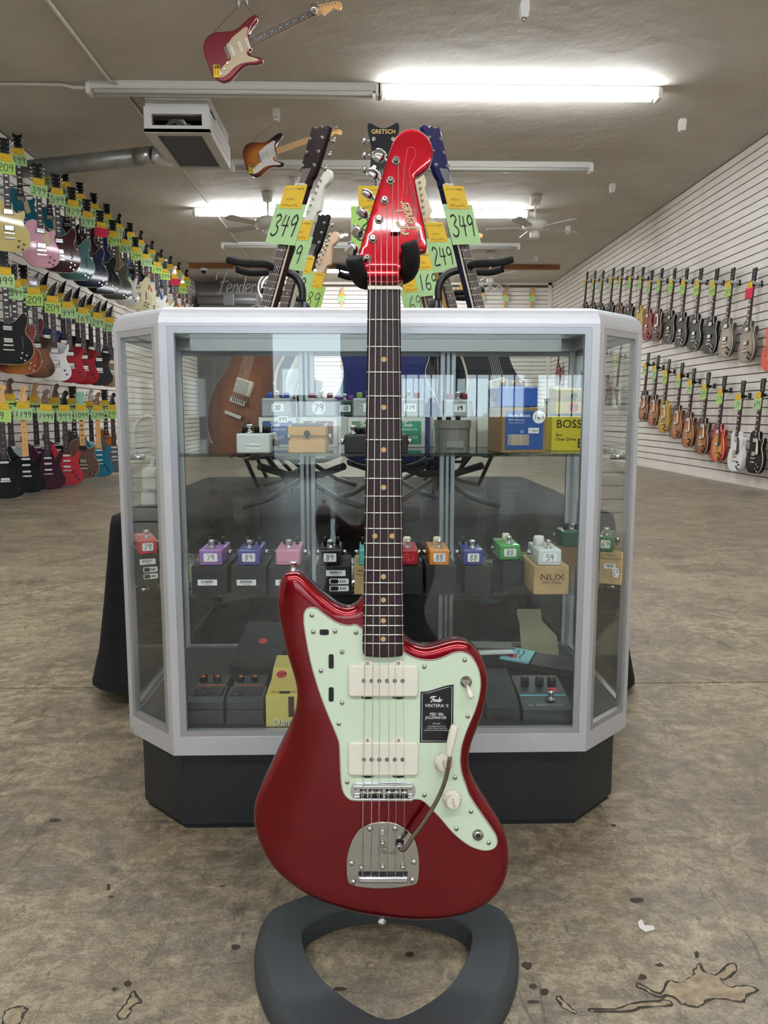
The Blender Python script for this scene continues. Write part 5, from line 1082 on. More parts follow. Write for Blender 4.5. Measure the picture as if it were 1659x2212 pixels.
# ================================================================== the big red guitar in front
def cam_pt(px, py, fwd):
    d = ray(px, py); f = d.x * sy_ + d.y * cy_; return CAM + d * (fwd / f)
Nw = cam_pt(832, 627, 1.010); Bw = cam_pt(828.5, 1704, .960)
gz = (Nw - Bw).normalized(); gx = Vector((cy_, -sy_, 0)); gx = (gx - gz * gx.dot(gz)).normalized(); gy = gz.cross(gx)
GO = Bw - gz * .175 + gy * .014
GMX = Matrix(((gx.x, gy.x, gz.x, GO.x), (gx.y, gy.y, gz.y, GO.y), (gx.z, gy.z, gz.z, GO.z), (0, 0, 0, 1))); GI = GMX.inverted()
def pg_(px, py, yo=0.0):
    d = ray(px, py); o = GI @ CAM; q = GI.to_3x3() @ d; s = (yo - o.y) / q.y; p = o + q * s; return (p.x, p.z)
def trace(l, yo=0.0): return [pg_(a, b, yo) for a, b in l]
NZ = (GI @ Nw).z; BZ = (GI @ Bw).z
G = thing('electric_guitar', 'large candy red offset guitar with mint pickguard standing in front', 'guitar', mtx=GMX)
cand = mat('candy_red', '7c020f', .27, .88, .7, .3)
TOPL = [(625, 1231.6), (635, 1230), (646.7, 1229.8), (657.5, 1236), (675.6, 1252.4), (693.7, 1269.6), (711.8, 1285), (729.9, 1298.5), (744.3, 1304.5), (757, 1304.9), (769.7, 1299.5), (780.5, 1286.8), (788, 1278)]
POCK = [(800, 1282), (838, 1318), (866, 1352)]
TOPR = [(872.4, 1366), (879.7, 1374), (892.3, 1383), (906.8, 1387.7), (921.3, 1388.6), (937.5, 1385), (955.6, 1379.6), (973.7, 1375), (988, 1373.8), (1002.6, 1376.8), (1017, 1385.9), (1029.8, 1400.4)]
REST = [(1038.8, 1415.7), (1046, 1433.8), (1051, 1451.9), (1052.4, 1471.8), (1050.6, 1495.3), (1046, 1520.6), (1038.8, 1546), (1029.8, 1571.2), (1020.7, 1594.8), (1014.4, 1616.5), (1012, 1636.3), (1013.5, 1658), (1019, 1675), (1029.8, 1697.5), (1044, 1721), (1060.5, 1744.7), (1075, 1766.4), (1085.8, 1788), (1094, 1809.8), (1097.6, 1831.5), (1098.5, 1853), (1095.8, 1878.5), (1087.6, 1903.8), (1075, 1925.5), (1056.9, 1943.6), (1033.4, 1958), (1006, 1969.8), (973.7, 1978), (937.5, 1982.5), (901.4, 1983.7), (865, 1981.6), (834.5, 1978), (792, 1971.6), (756, 1963.5), (719.9, 1952.6), (683.7, 1938), (656.6, 1923.7), (629.5, 1905.6), (602.3, 1882), (582.4, 1858.6), (568, 1835), (557, 1811.6), (549.9, 1788), (546.8, 1764.6), (548, 1742.9), (553.5, 1723), (562.6, 1699.5), (575.2, 1672.3), (591.5, 1638), (610, 1600), (619.6, 1581.6), (630.4, 1556), (638.6, 1531), (642, 1507.4), (641.3, 1484), (635.8, 1458.6), (626.8, 1429.7), (617.8, 1399), (609.6, 1362.8), (603.3, 1330), (600.2, 1299.5), (602.4, 1270.5), (607.8, 1250.6), (616, 1238)]
TH = .044
outl = trace(TOPL, TH * .8) + trace(POCK, TH * .8) + trace(TOPR, TH * .8) + trace(REST, .012)
outl = ccw(spline(outl, 3))
# resample evenly
def resample(p, step):
    q = []; n = len(p)
    for i in range(n):
        a, b = Vector(p[i]), Vector(p[(i + 1) % n]); k = max(1, int(round((b - a).length / step)))
        for j in range(k): q.append(tuple(a + (b - a) * j / k))
    return q
outl = resample(outl, .004)
def clean(p, mind):
    o = []
    for q in p:
        if not o or (Vector(q) - Vector(o[-1])).length > mind: o.append(q)
    return o
outl = clean(outl, .0022)
fa, fb_ = Vector(pg_(690, 1560)), Vector(pg_(600, 1830))       # forearm contour line
def contour(x, z):
    d = (fb_ - fa).normalized(); n = Vector((-d.y, d.x)); s = (Vector((x, z)) - fa).dot(n); s = -s if n.x > 0 else s
    t = max(0.0, min(1.0, (s + .01) / .075)); v = max(0., min(1., (fa.y + .02 - z) / .05)) * max(0., min(1., (z - .02) / .09))
    return .011 * t * t * (3 - 2 * t) * v
def inside(x, z, p):
    c = False; n = len(p); j = n - 1
    for i in range(n):
        if (p[i][1] > z) != (p[j][1] > z) and x < (p[j][0] - p[i][0]) * (z - p[i][1]) / (p[j][1] - p[i][1]) + p[i][0]: c = not c
        j = i
    return c
def contoured_slab(out, y0, y1, r, seg, dfn, grid, name, m, parent):
    rings = []
    for k in range(seg + 1):
        a = PI / 2 * k / seg; rings.append((r * (1 - math.sin(a)), y0 + r * (1 - math.cos(a)), 1.0))
    for k in range(seg + 1):
        a = PI / 2 * (1 - k / seg); rings.append((r * (1 - math.sin(a)), y1 - r * (1 - math.cos(a)), 0.0))
    n = len(out); mb = MB(); vs = []
    for ins_, y, f in rings:
        q = offset(out, ins_) if ins_ > 1e-9 else out
        vs += [(x, y + f * dfn(x, z), z) for x, z in q]
    k = len(rings)
    fs = [(j * n + i, (j + 1) * n + i, (j + 1) * n + (i + 1) % n, j * n + (i + 1) % n) for j in range(k - 1) for i in range(n)]
    mb.add(vs, fs, True)
    rim = offset(out, r); inn = offset(out, r + grid * .6); pts = [Vector(q) for q in rim]
    xs = [q[0] for q in rim]; zs_ = [q[1] for q in rim]; x = min(xs)
    while x < max(xs):
        z = min(zs_)
        while z < max(zs_):
            if inside(x, z, inn): pts.append(Vector((x, z)))
            z += grid
        x += grid
    v2, e2, f2, ov, oe, of = delaunay_2d_cdt(pts, [(i, (i + 1) % n) for i in range(n)], [], 1, 1e-6)
    # the cap shares the rim ring's vertices so its shading runs on into the rounded edge
    idx = []; base = len(mb.v)
    for i, q in enumerate(v2):
        o = [k_ for k_ in ov[i] if k_ < n]
        if o: idx.append(o[0])
        else:
            idx.append(len(mb.v)); mb.v.append((q.x, y0 + dfn(q.x, q.y), q.y))
    for f in f2:
        t = [idx[i] for i in f]; a, b, c = (mb.v[i] for i in t[:3])
        if (b[0] - a[0]) * (c[2] - a[2]) - (c[0] - a[0]) * (b[2] - a[2]) < 0: t.reverse()
        mb.f.append(tuple(t)); mb.sm.append(True)
    mb.f.append(tuple((k - 1) * n + i for i in reversed(range(n)))); mb.sm.append(False)
    return mb.build(name, m, parent)
contoured_slab(outl, 0, TH, .0105, 5, contour, .010, 'body', cand, G)
# pickguard, three plies
PGL = [(657.5, 1333.8), (658.4, 1324.8), (663.9, 1316.6), (673.8, 1313.6), (684.7, 1316.6), (695.5, 1324.8), (710, 1335.6), (724.4, 1344.7), (740.7, 1351), (755.2, 1352.8), (768.7, 1351), (783.2, 1359.5)]
PGR = [(871.5, 1408.5), (879.7, 1414.8), (892.3, 1421), (908.6, 1425.7), (926.7, 1427.5), (944.8, 1425.7), (962.9, 1419.3), (979, 1412), (993.6, 1409.4), (1006.3, 1411.8), (1017, 1419.3), (1026, 1432), (1032.5, 1446.5), (1036, 1462.7), (1037, 1479), (1035.2, 1497), (1030.7, 1517), (1023.4, 1538.7), (1013.5, 1562.2), (1002.6, 1589.3), (996.3, 1611), (993.6, 1631), (993.6, 1652.6), (998, 1676), (1005.4, 1697.8), (1011.7, 1715.7), (1024.3, 1737.4), (1040.6, 1761), (1056.9, 1784.4), (1068.6, 1802.5), (1072.8, 1815), (1071.4, 1826), (1064, 1833.3), (1049.7, 1836.3), (1031.6, 1833.3), (1011.7, 1824.2), (990, 1808), (970, 1788), (952, 1766.4), (935.7, 1750), (923, 1736.5), (912.2, 1728.4), (901.4, 1725.7), (868, 1727), (830, 1728.7), (783.2, 1729.8), (765, 1729.3), (752.4, 1723.9), (743.4, 1712), (738.9, 1695.8), (737, 1672.3), (735.8, 1645), (734.3, 1610.8), (731.7, 1597.8), (720.8, 1570.7), (708.2, 1540), (695.5, 1507.4), (684.7, 1474.9), (673.8, 1436.9), (665.7, 1399), (660.2, 1366.4), (657.5, 1344.7)]
pl1 = spline(trace(PGL, -.002), 4, False); pl2 = spline(trace(PGR, -.002), 4, False)
pgo = clean(ccw(pl1 + trace([(783.3, 1404), (871, 1404)], -.002) + pl2), .0008)
mint = mat('mint_plastic', 'cfe0c4', .28, coat=.3); ivory = mat('aged_white', 'e6e0cf', .35)
pgd = MB().prism(pgo, -.0026, -.0016).build('pickguard', mint, G)
MB().prism(offset(pgo, -.0006), -.0016, -.0008).build('black_ply', black_pl, pgd); MB().prism(offset(pgo, -.0013), -.0008, .0003).build('white_ply', ivory, pgd)
def disc(px, py, r, y0, y1, name, m, parent, n=16, r1=None):
    x, z = pg_(px, py, y0); return MB().cyl((x, y1, z), (x, y0, z), r, r1 if r1 is not None else r, n).build(name, m, parent)
scr_me = MB().lathe([(.0033, 0), (.0030, .0009), (.0018, .0016), (.0005, .0018)], 14, Rx(90)).mesh('pickguard_screw')
sl_me = MB().box(-.0018, .0018, -.00195, -.0012, -.0003, .0003).mesh('slot')
for px, py in ((673.5, 1329.3), (676.5, 1365), (723.7, 1364.2), (768.8, 1366.7), (738.9, 1408.9), (693.3, 1449.5), (738.9, 1518.3), (731.7, 1563.5), (916.4, 1440.7), (1004, 1426), (1010.2, 1547.7), (983, 1680.5), (1017.5, 1753.3), (986, 1790.8), (1056, 1821), (916.7, 1718), (749.7, 1690)):
    x, z = pg_(px, py, -.003); s = put('pickguard_screw', scr_me, nickel, G, loc=(x, -.0026, z), rot=(0, random.uniform(0, 3), 0)); put('slot', sl_me, ebony, s)
for cx, cy, w, h in ((700.4, 1365.5, 20, 12), (715.4, 1428.7, 11, 31), (715.4, 1500, 11, 31)):
    a, b = pg_(cx - w / 2, cy + h / 2, -.0026), pg_(cx + w / 2, cy - h / 2, -.0026)
    s = MB().prism(rrect(a[0], b[0], a[1], b[1], .002, 3), -.0030, -.0025).build('switch_slot', ebony, G); c = ((a[0] + b[0]) / 2, (a[1] + b[1]) / 2)
    MB().box(c[0] - .0022, c[0] + .0022, -.0052, -.003, c[1] - .0022, c[1] + .0022, .0006).build('slide_tip', black_pl, s)
# pickups
for y0_, y1_, ys in ((1438, 1504.7, 1471), (1604.5, 1675, 1641)):
    a, b = pg_(752.2, y1_, -.007), pg_(903.5, y0_, -.007)
    pk = MB().rprism(rrect(a[0], b[0], a[1], b[1], .005, 4), -.0080, -.002, .0018, 3).build('pickup', ivory, G)
    for i in range(6): disc(785.8 + 16.78 * i, ys, .0029, -.0084, -.0078, 'pole_piece', mat('pole_steel', '8c8a86', .4, .9), pk, 12)
    for px in (794, 861):
        x, z = pg_(px, y0_ - 1, -.003); MB().prism([(x + .009 * math.cos(q), z + .0075 * math.sin(q)) for q in [PI * i / 10 for i in range(11)]], -.0034, -.0024).build('mount_ear', ivory, pk)
        MB().cyl((x, -.0028, z + .0028), (x, -.0052, z + .0028), .0024, .0016, 10).build('ear_screw', nickel, pk)
        x, z = pg_(px, y1_ + 1, -.003); MB().prism([(x + .0085 * math.cos(q), z + .003 * math.sin(q)) for q in [PI + PI * i / 8 for i in range(9)]], -.0031, -.0024).build('ear_gap', ebony, pk)
# toggle switch
x, z = pg_(1007, 1473, -.004)
tg = MB().lathe([(.0078, 0), (.0078, .0012), (.0062, .0016), (.0062, .0042), (.0045, .0045), (.0045, .0065)], 16, T((x, -.0026, z)) @ Rx(90)).build('toggle_switch', nickel, G)
MB().tube([(x, -.006, z), (x + .0018, -.012, z - .006)], [.0016, .002], 8).build('lever', nickel, tg); MB().tube([(x + .0015, -.011, z - .005), (x + .003, -.016, z - .0105), (x + .0048, -.020, z - .0155), (x + .0052, -.021, z - .017)], [.0020, .0036, .0040, .002], 10).build('switch_tip', ivory, tg)
# knobs
for px, py, wd_ in ((958.5, 1648, 'VOLUME'), (977.3, 1727, 'TONE')):
    x, z = pg_(px, py, -.006); kn = MB().lathe([(.0128, 0), (.0126, .003), (.0098, .0055), (.0092, .006), (.0088, .0135), (.0078, .0145)], 28, T((x, -.0026, z)) @ Rx(90)).build('control_knob', ivory, G)
    tx = MB(); text_mb(tx, wd_, .0048 if len(wd_) < 5 else .0040, 0, -.0015, 0); tx.build('lettering', mat('print_red', '9c5a4a', .6), kn, mtx=T((x, -.01735, z)) @ Ry(75))
    tk = MB()
    for i in range(9):
        a = R(150 + 30 * i - 210); tk.ribbon([(.0103 * math.cos(a), .0103 * math.sin(a)), (.0121 * math.cos(a), .0121 * math.sin(a))], .0011, 0)
    tk.build('scale_marks', mat('print_red', '9c5a4a'), kn, mtx=T((x, -.0068, z)))
# jack
x, z = pg_(1032.5, 1804, -.004)
jk = MB().lathe([(.0076, 0), (.0076, .0015), (.0058, .002), (.0058, .004), (.0034, .0042)], 18, T((x, -.0026, z)) @ Rx(90)).build('output_jack', nickel, G); MB().cyl((x, -.0072, z), (x, -.0066, z), .0033, n=12).build('jack_hole', ebony, jk)
# card sticker
q = [pg_(*v, -.0034) for v in ((907, 1604), (978.5, 1604), (980, 1479), (965, 1481), (945, 1487), (925, 1493), (908.6, 1494.4))]
cd = MB().prism(clean(ccw([q[0], q[1]] + [q[2]] + spline(q[2:], 3, False)[1:]), .0003), -.0034, -.0027).build('card_label', mat('label_black', '08090a', .3, coat=.3), G)
ln_ = offset(ccw([q[0], q[1], q[2], q[3], q[4], q[5], q[6]]), .0022); mb = MB(); mb.ribbon(ln_ + [ln_[0]], .0005, -.0036); mb.build('border_line', sticker, cd)
cxx, czz = (q[0][0] + q[1][0]) / 2, q[0][1]; sc_h = (q[6][1] - q[0][1])
tx = MB(); text_mb(tx, 'VINTERA', .0062, cxx - .003, czz + sc_h * .70, -.0036, sx=1.02); text_mb(tx, 'II', .0056, cxx + .0142, czz + sc_h * .70, -.0036); text_mb(tx, 'R', .002, cxx + .0118, czz + sc_h * .735, -.0036)
for dx in (0, .0002): text_mb(tx, "MID '60s", .0055, cxx + dx, czz + sc_h * .537, -.0036, sx=.92); text_mb(tx, 'JAZZMASTER', .0055, cxx - .001 + dx, czz + sc_h * .468, -.0036, sx=.86)
text_mb(tx, 'FEATURES', .0022, cxx, czz + sc_h * .364, -.0036)
for i, s_ in enumerate(("- Mid '60s Jazzmaster Pickups", "- Mid '60s C-Shaped Maple Neck", "- Round-Laminate Rosewood Fingerboard")): text_mb(tx, s_, .0021, cxx, czz + sc_h * (.314 - .039 * i), -.0036)
script_logo(tx, .0155, .0075, .0009, T((cxx - .0085, 0, czz + sc_h * .80)), -.0036); tx.build('lettering', sticker, cd)
# bridge
a, b = pg_(757.6, 1727, -.004), pg_(897.3, 1690, -.004); zc = (a[1] + b[1]) / 2
br = MB().rprism(rrect(a[0], b[0], a[1], b[1], .010, 5), -.0040, -.0026, .0006, 2).build('bridge', chrome, G)
MB().rprism(rrect(a[0] + .003, b[0] - .003, a[1] + .001, a[1] + .005, .002, 3), -.013, -.004, .001, 2).build('front_wall', chrome, br); MB().rprism(rrect(a[0] + .003, b[0] - .003, b[1] - .006, b[1] - .001, .002, 3), -.013, -.004, .001, 2).build('back_wall', chrome, br)
SX = [784.4, 803.3, 819, 840.5, 855.5, 874]
for i in range(6):
    x = pg_(SX[i], 1704, -.014)[0]; sd = MB().cyl((x - .0046, -.0115, zc + .001), (x + .0046, -.0115, zc + .001), .0028, n=10).build('saddle', chrome, br)
    MB().cyl((x - .0022, -.010, zc + .001), (x - .0022, -.010, a[1] + .003), .0009, n=6).build('intonation_screw', nickel, sd)
    MB().box(x - .005, x + .005, -.0065, -.0045, zc - .008, zc - .004).build('shadow_gap', ebony, sd)
for px in (769, 886): x, z = pg_(px, 1703, -.005); MB().cyl((x, -.0045, z), (x, -.0035, z), .0022, n=10).build('pivot_screw', ebony, br)
# vibrato tailpiece
TP = [(748.8, 1869.9), (749.4, 1853.4), (755.3, 1828.7), (765.9, 1806.4), (781, 1788.7), (801, 1779.3), (822.3, 1775.8), (842.3, 1776.4), (857.6, 1780.5), (871.7, 1787.6), (887, 1800.5), (897.5, 1818), (903.4, 1840.5), (905.8, 1864), (904.6, 1893.4), (901, 1906.3), (892.8, 1912.2), (857.6, 1918), (822.3, 1919.8), (787, 1918), (760, 1912.2), (751.8, 1904), (748.8, 1887.5)]
chrome_w = mat('chrome_wavy', 'bdbab2', .12, 1.0, bump=(160, .12, .002))
tp_ = MB().rprism(spline(trace(TP, -.002), 4), -.0022, .0002, .0008, 2).build('tailpiece', chrome_w, G)
dome = MB().lathe([(.0040, 0), (.0037, .0012), (.0024, .0024), (.0006, .0028)], 14, Rx(90)).mesh('dome_screw')
for px, py in ((759.4, 1865), (763.5, 1905), (894, 1862), (890.5, 1901.6), (798.8, 1791), (853.5, 1790)):
    x, z = pg_(px, py, -.003); s = put('plate_screw', dome, chrome, tp_, loc=(x, -.0022, z)); put('slot', sl_me, ebony, s, loc=(0, -.0008, 0), rot=(0, random.uniform(0, 3), 0))
for px, py in ((781, 1874), (826.4, 1872.8), (870.5, 1872.8), (826.4, 1821.7)):
    x, z = pg_(px, py, -.004); MB().lathe([(.0034, 0), (.0034, .003), (.002, .0048), (.0005, .005)], 12, T((x, -.0022, z)) @ Rx(90)).build('pivot_stud', chrome, tp_)
a, b = pg_(820, 1805, -.004), pg_(832, 1791, -.004); MB().rprism(rrect(a[0], b[0], a[1], b[1], .003, 4), -.0065, -.0022, .0012, 2).build('lock_button', chrome, tp_)
a, b = pg_(774, 1907, -.006), pg_(881, 1893, -.006); MB().rprism(rrect(a[0], b[0], a[1], b[1], .0015, 2), -.0085, -.0022, .0022, 3).build('string_plate', chrome, tp_)
a2, b2 = pg_(774, 1892.5, -.006), pg_(881, 1886, -.006); MB().box(a2[0], b2[0], -.0030, -.0020, a2[1], b2[1]).build('string_slot', ebony, tp_)
x, z = pg_(862.9, 1821.7, -.003); MB().cyl((x, -.0024, z), (x, -.0026, z), .0062, n=18).build('arm_hole', ebony, tp_)
MB().lathe([(.0045, 0), (.0045, .010), (.003, .013)], 14, T((x, -.0022, z - .001)) @ Rx(90)).build('arm_collet', chrome, tp_)
o = MB(); script_logo(o, .028, .010, .0005, T((x - .030, 0, z - .016)), -.0024); o.build('stamped_script', mat('stamp_grey', '77746c', .4, .9), tp_)
# vibrato arm
ap = [pg_(a_, b_, -.020) for a_, b_ in ((864.5, 1836), (874.2, 1833), (892.3, 1804.3), (914, 1773.6), (934, 1741), (950.2, 1708.5), (961, 1677.8), (967.4, 1647), (970, 1628))]
arm3 = [(x, -.008, z - .002), (ap[0][0], -.016, ap[0][1])] + [(p[0], -.022 - .012 * i / 8, p[1]) for i, p in enumerate(ap[1:])]
am = MB().tube(spline(arm3, 4, False), .0029, 10).build('vibrato_arm', mat('arm_steel', '8c877c', .25, .95), tp_)
at_ = [pg_(a_, b_, -.034) for a_, b_ in ((969.5, 1633), (972.5, 1612), (977, 1590), (981, 1572), (982, 1567))]
MB().tube(spline([(p[0], -.034, p[1]) for p in at_], 4, False), [.0034 + .0022 * math.sin(PI * (.12 + .80 * i / 16)) for i in range(17)], 12).build('arm_tip', ivory, am)
# neck, fretboard, frets
FBY = -.0105
L0, L1 = pg_(794.3, 624, FBY), pg_(783.8, 1405, FBY); R0, R1 = pg_(865, 624, FBY), pg_(872, 1405, FBY)
hw0 = (R0[0] - L0[0]) / 2; hw1 = (R1[0] - L1[0]) / 2; c0 = (R0[0] + L0[0]) / 2; c1 = (R1[0] + L1[0]) / 2; zt0 = L0[1]; zt1 = L1[1]
def fb_at(z):
    t = (zt0 - z) / (zt0 - zt1); return c0 + (c1 - c0) * t, hw0 + (hw1 - hw0) * t
mb = MB(); N = 8; secs = [zt0 - (zt0 - zt1) * k / 12 for k in range(13)] + [zt1 - .0035, zt1 - .0062, zt1 - .0078]; vs = []
for j, z in enumerate(secs):
    c, h = fb_at(z)
    if j > 12: h = hw1 * (.985, .95, .86)[j - 13]
    for k in range(N + 1):
        u = -1 + 2 * k / N; zz = z - (.0012 * (1 - u * u) if j > 12 else 0); vs.append((c + u * h, FBY + .0011 * u * u, zz))
n1 = N + 1
mb.add(vs, [(j * n1 + k, (j + 1) * n1 + k, (j + 1) * n1 + k + 1, j * n1 + k + 1) for j in range(len(secs) - 1) for k in range(N)], True)
edge = [j * n1 for j in range(len(secs))] + [(len(secs) - 1) * n1 + k for k in range(1, N + 1)] + [j * n1 + N for j in reversed(range(len(secs) - 1))]
bk_ = len(mb.v); mb.v += [(mb.v[i][0], -.0045, mb.v[i][2]) for i in edge]
for i in range(len(edge) - 1): mb.f.append((edge[i + 1], edge[i], bk_ + i, bk_ + i + 1)); mb.sm.append(False)
rw2 = mat('rosewood_dark', '2f1e1f', .5, spec=.3, noise=('261719', 9, (60, 60, 2.0), .3, .7))
fbo = mb.build('fretboard', rw2, G)
mb = MB(); vs = []; secs2 = [zt0 + .012, zt0, zt0 - .15, zt0 - .30, zt1 + .05, zt1]
for j, z in enumerate(secs2):
    c, h = fb_at(min(z, zt0))
    for k in range(11):
        a = PI * k / 10; vs.append((c - h * math.cos(a), -.0045 + .0165 * math.sin(a), z))
mb.add(vs, [(j * 11 + k, j * 11 + k + 1, (j + 1) * 11 + k + 1, (j + 1) * 11 + k) for j in range(5) for k in range(10)], True); mb.build('neck', maple, G)
SCALE = zt0 - BZ - .0
for i in range(1, 22):
    z = NZ - .6477 * (1 - 2 ** (-i / 12)) * ((NZ - BZ) / .6477); c, h = fb_at(z)
    pts = [(c - h + 2 * h * k / 8, FBY - .0004 + .0011 * (-1 + 2 * k / 8) ** 2, z) for k in range(9)]; MB().tube(pts, .00105, 6).build('fret', fret_m, fbo)
    if i in (3, 5, 7, 9, 12, 15, 17, 19, 21):
        zp = NZ - (NZ - BZ) * (1 - 2 ** (-(i - 1) / 12)); zm = (z + zp) / 2
        for dx in ((-.0112, .0112) if i == 12 else (0,)): MB().cyl((c + dx, FBY + .0004, zm), (c + dx, FBY - .00025, zm), .0034, n=16).build('dot_inlay', mat('clay_dot', 'c39a6b', .5), fbo)
c, h = fb_at(zt0); MB().box(c - h, c + h, FBY - .0022, -.004, zt0 - .001, zt0 + .0035, .0006).build('nut', ivory, G)
# headstock
HS = [(794, 612), (791.5, 603.5), (785.2, 590.8), (779.8, 574.5), (775.3, 556.5), (774.3, 549), (778, 534.8), (796, 473.3), (812.3, 420.9), (828.6, 368.5), (841, 326.9), (848.5, 307), (859.3, 290.7), (873.8, 280.8), (888.2, 277.7), (904.5, 280.8), (919, 290.7), (929.8, 305.2), (935.2, 323.3), (935.2, 336), (929.8, 352.2), (920.8, 364.8), (908, 375.7), (900, 380), (896.4, 386.5), (899, 402.8), (903.6, 426.3), (910, 455), (916.3, 484), (920.8, 513), (922, 531), (921.3, 540), (917, 544.5), (897.3, 548.2), (880, 552), (871, 558), (869.5, 571), (866.5, 590.8), (864.7, 612)]
HSY = .0035
hz = pg_(820, 574, HSY)[1]; hn = pg_(820, 614, HSY)[1]
def hdisp(x, z):
    t = max(0., min(1., (hz - z) / (hz - hn))); return -.0085 * t * t
ho = clean(ccw(resample(spline(trace(HS, HSY), 4), .003)), .0014)
contoured_slab(ho, HSY, HSY + .0135, .0016, 3, hdisp, .006, 'headstock', cand, G)
TPX = [(855.3, 345.3), (843.4, 388.3), (831, 430.8), (818.6, 472.4), (805.4, 514.5), (793.3, 556.5)]; TBX = [(819.5, 332), (806.9, 372), (794, 415.5), (782.5, 457), (770.7, 497.7), (759, 536.6)]
posts = []
for i in range(6):
    x, z = pg_(*TPX[i], HSY - .004); bx, bz = pg_(*TBX[i], HSY + .012)
    pg3 = MB().lathe([(.0056, 0), (.0056, .0012), (.0048, .0020), (.0036, .0022), (.0031, .0045), (.0034, .008), (.0028, .0088)], 16, T((x, HSY, z)) @ Rx(90)).build('tuning_machine', chrome, G); posts.append((x, z))
    MB().cyl((x, HSY - .0089, z), (x, HSY - .0085, z), .0013, n=8).build('post_hole', ebony, pg3)
    MB().tube([(x, HSY + .018, z), (bx, HSY + .018, bz)], .0019, 8).build('shaft', chrome, pg3)
    d = (Vector((bx, bz)) - Vector((x, z))).normalized(); an = math.degrees(math.atan2(d.y, d.x))
    MB().lathe([(.001, -.0085), (.0066, -.0078), (.0096, -.0035), (.0098, .0025), (.0080, .0075), (.001, .0085)], 16, T((bx, HSY + .018, bz)) @ Ry(-an + 90) @ Rz(20 + 25 * i) @ Matrix.Diagonal((1.0, .55, 1, 1)) @ Rx(0)).build('button', chrome, pg3)
x, z = pg_(854, 497.7, HSY - .006); MB().box(x - .0062, x + .0062, HSY - .0085, HSY - .0045, z - .003, z + .003, .001).build('string_tree', chrome, G); MB().cyl((x, HSY - .009, z), (x, HSY, z), .0024, n=10).build('tree_screw', nickel, G)
# logo decal
a = Vector(pg_(906, 498, HSY)); b = Vector(pg_(882, 430, HSY)); L = (b - a).length; ang = math.degrees(math.atan2((b - a).y, (b - a).x))
lm = T((a.x, HSY - .0004, a.y)) @ Ry(-ang)
lg = MB(); script_logo(lg, L * .98, .0235, .0017, lm, 0); lo = lg.build('script_decal', mat('decal_gold', 'dcbf8c', .4), G)
lg = MB(); script_logo(lg, L * .98, .0235, .0027, T((0, .0002, 0)) @ lm, 0); lg.build('decal_outline', ebony, lo)
a = Vector(pg_(881, 422, HSY)); b = Vector(pg_(877, 350, HSY)); ang = math.degrees(math.atan2((b - a).y, (b - a).x))
dk_red = mat('decal_dark', '6d0714', .4, coat=.5)
tx = MB(); text_mb(tx, 'JAZZMASTER', .0068, 0, 0, 0, T((a.x, HSY - .0003, a.y)) @ Ry(-ang), 'LEFT'); tx.build('model_lettering', dk_red, lo)
for i in range(3):
    a2 = pg_(893 + 4 * i, 470 - 2 * i, HSY); b2 = pg_(885 + 4 * i, 390 + 10 * i, HSY); mb = MB(); mb.ribbon([(a2[0] + (b2[0] - a2[0]) * k / 40, a2[1] + (b2[1] - a2[1]) * k / 40) for k in range(41)], [.0012 if k % 3 else .0004 for k in range(41)], HSY - .0003); mb.build('small_print', dk_red, lo)
mb = MB(); pts = trace([(878, 507), (868, 497), (866, 480), (872, 462), (868, 445), (870, 420), (872, 380), (876, 350), (882, 320), (896, 322), (897, 338), (890, 350), (884, 375), (892, 400), (900, 440), (905, 470), (903, 485), (912, 500), (912, 520), (904, 533), (892, 531)], HSY); mb.ribbon(spline(pts, 4, False), .0005, HSY - .0003); mb.build('decal_edge', mat('decal_pink', 'b83a50', .3), lo)  # thin pinkish line tracing the decal's outline
mb = MB()
for k in range(3): mb.ribbon(spline(trace([(893 + 3 * k, 515), (897 + 3 * k, 521 + 2 * k), (903 + 1.5 * k, 513), (900 + 2 * k, 500 - 2 * k)], HSY), 4, False), .0009, HSY - .0003)
mb.build('scroll_mark', dk_red, lo)
# strings
SN = [799.7, 812, 823.7, 836.2, 848, 860.2]; ST_ = [783, 801, 818.5, 836.4, 854, 871.7]; gau = [.00062, .00055, .00048, .00038, .00032, .00028]
for i in range(6):
    xn, zn = pg_(SN[i], 624, FBY - .003); xb, zb = pg_(SX[i], 1704, -.0145); xt, zt_ = pg_(ST_[i], 1893, -.006); px_, pz_ = posts[5 - i]
    MB().tube([(xt, -.006, zt_), (xb, -.0146, zb), (xn, FBY - .0024, zt0 + .002), (px_ + .0028, HSY - .0055, pz_)], gau[i], 5).build('string', string_m, G)
# strap buttons
x, z = pg_(634, 1231, TH * .5); bt = [(.0060, 0), (.0035, .002), (.0030, .007), (.0058, .0105), (.0066, .012), (.005, .0135)]
MB().lathe(bt, 16, T((x, TH * .5, z - .002))).build('strap_button', chrome, G); x, z = pg_(825, 1979, TH * .5); MB().lathe(bt, 16, T((x, TH * .5, z + .004)) @ Rx(180)).build('strap_button', chrome, G)

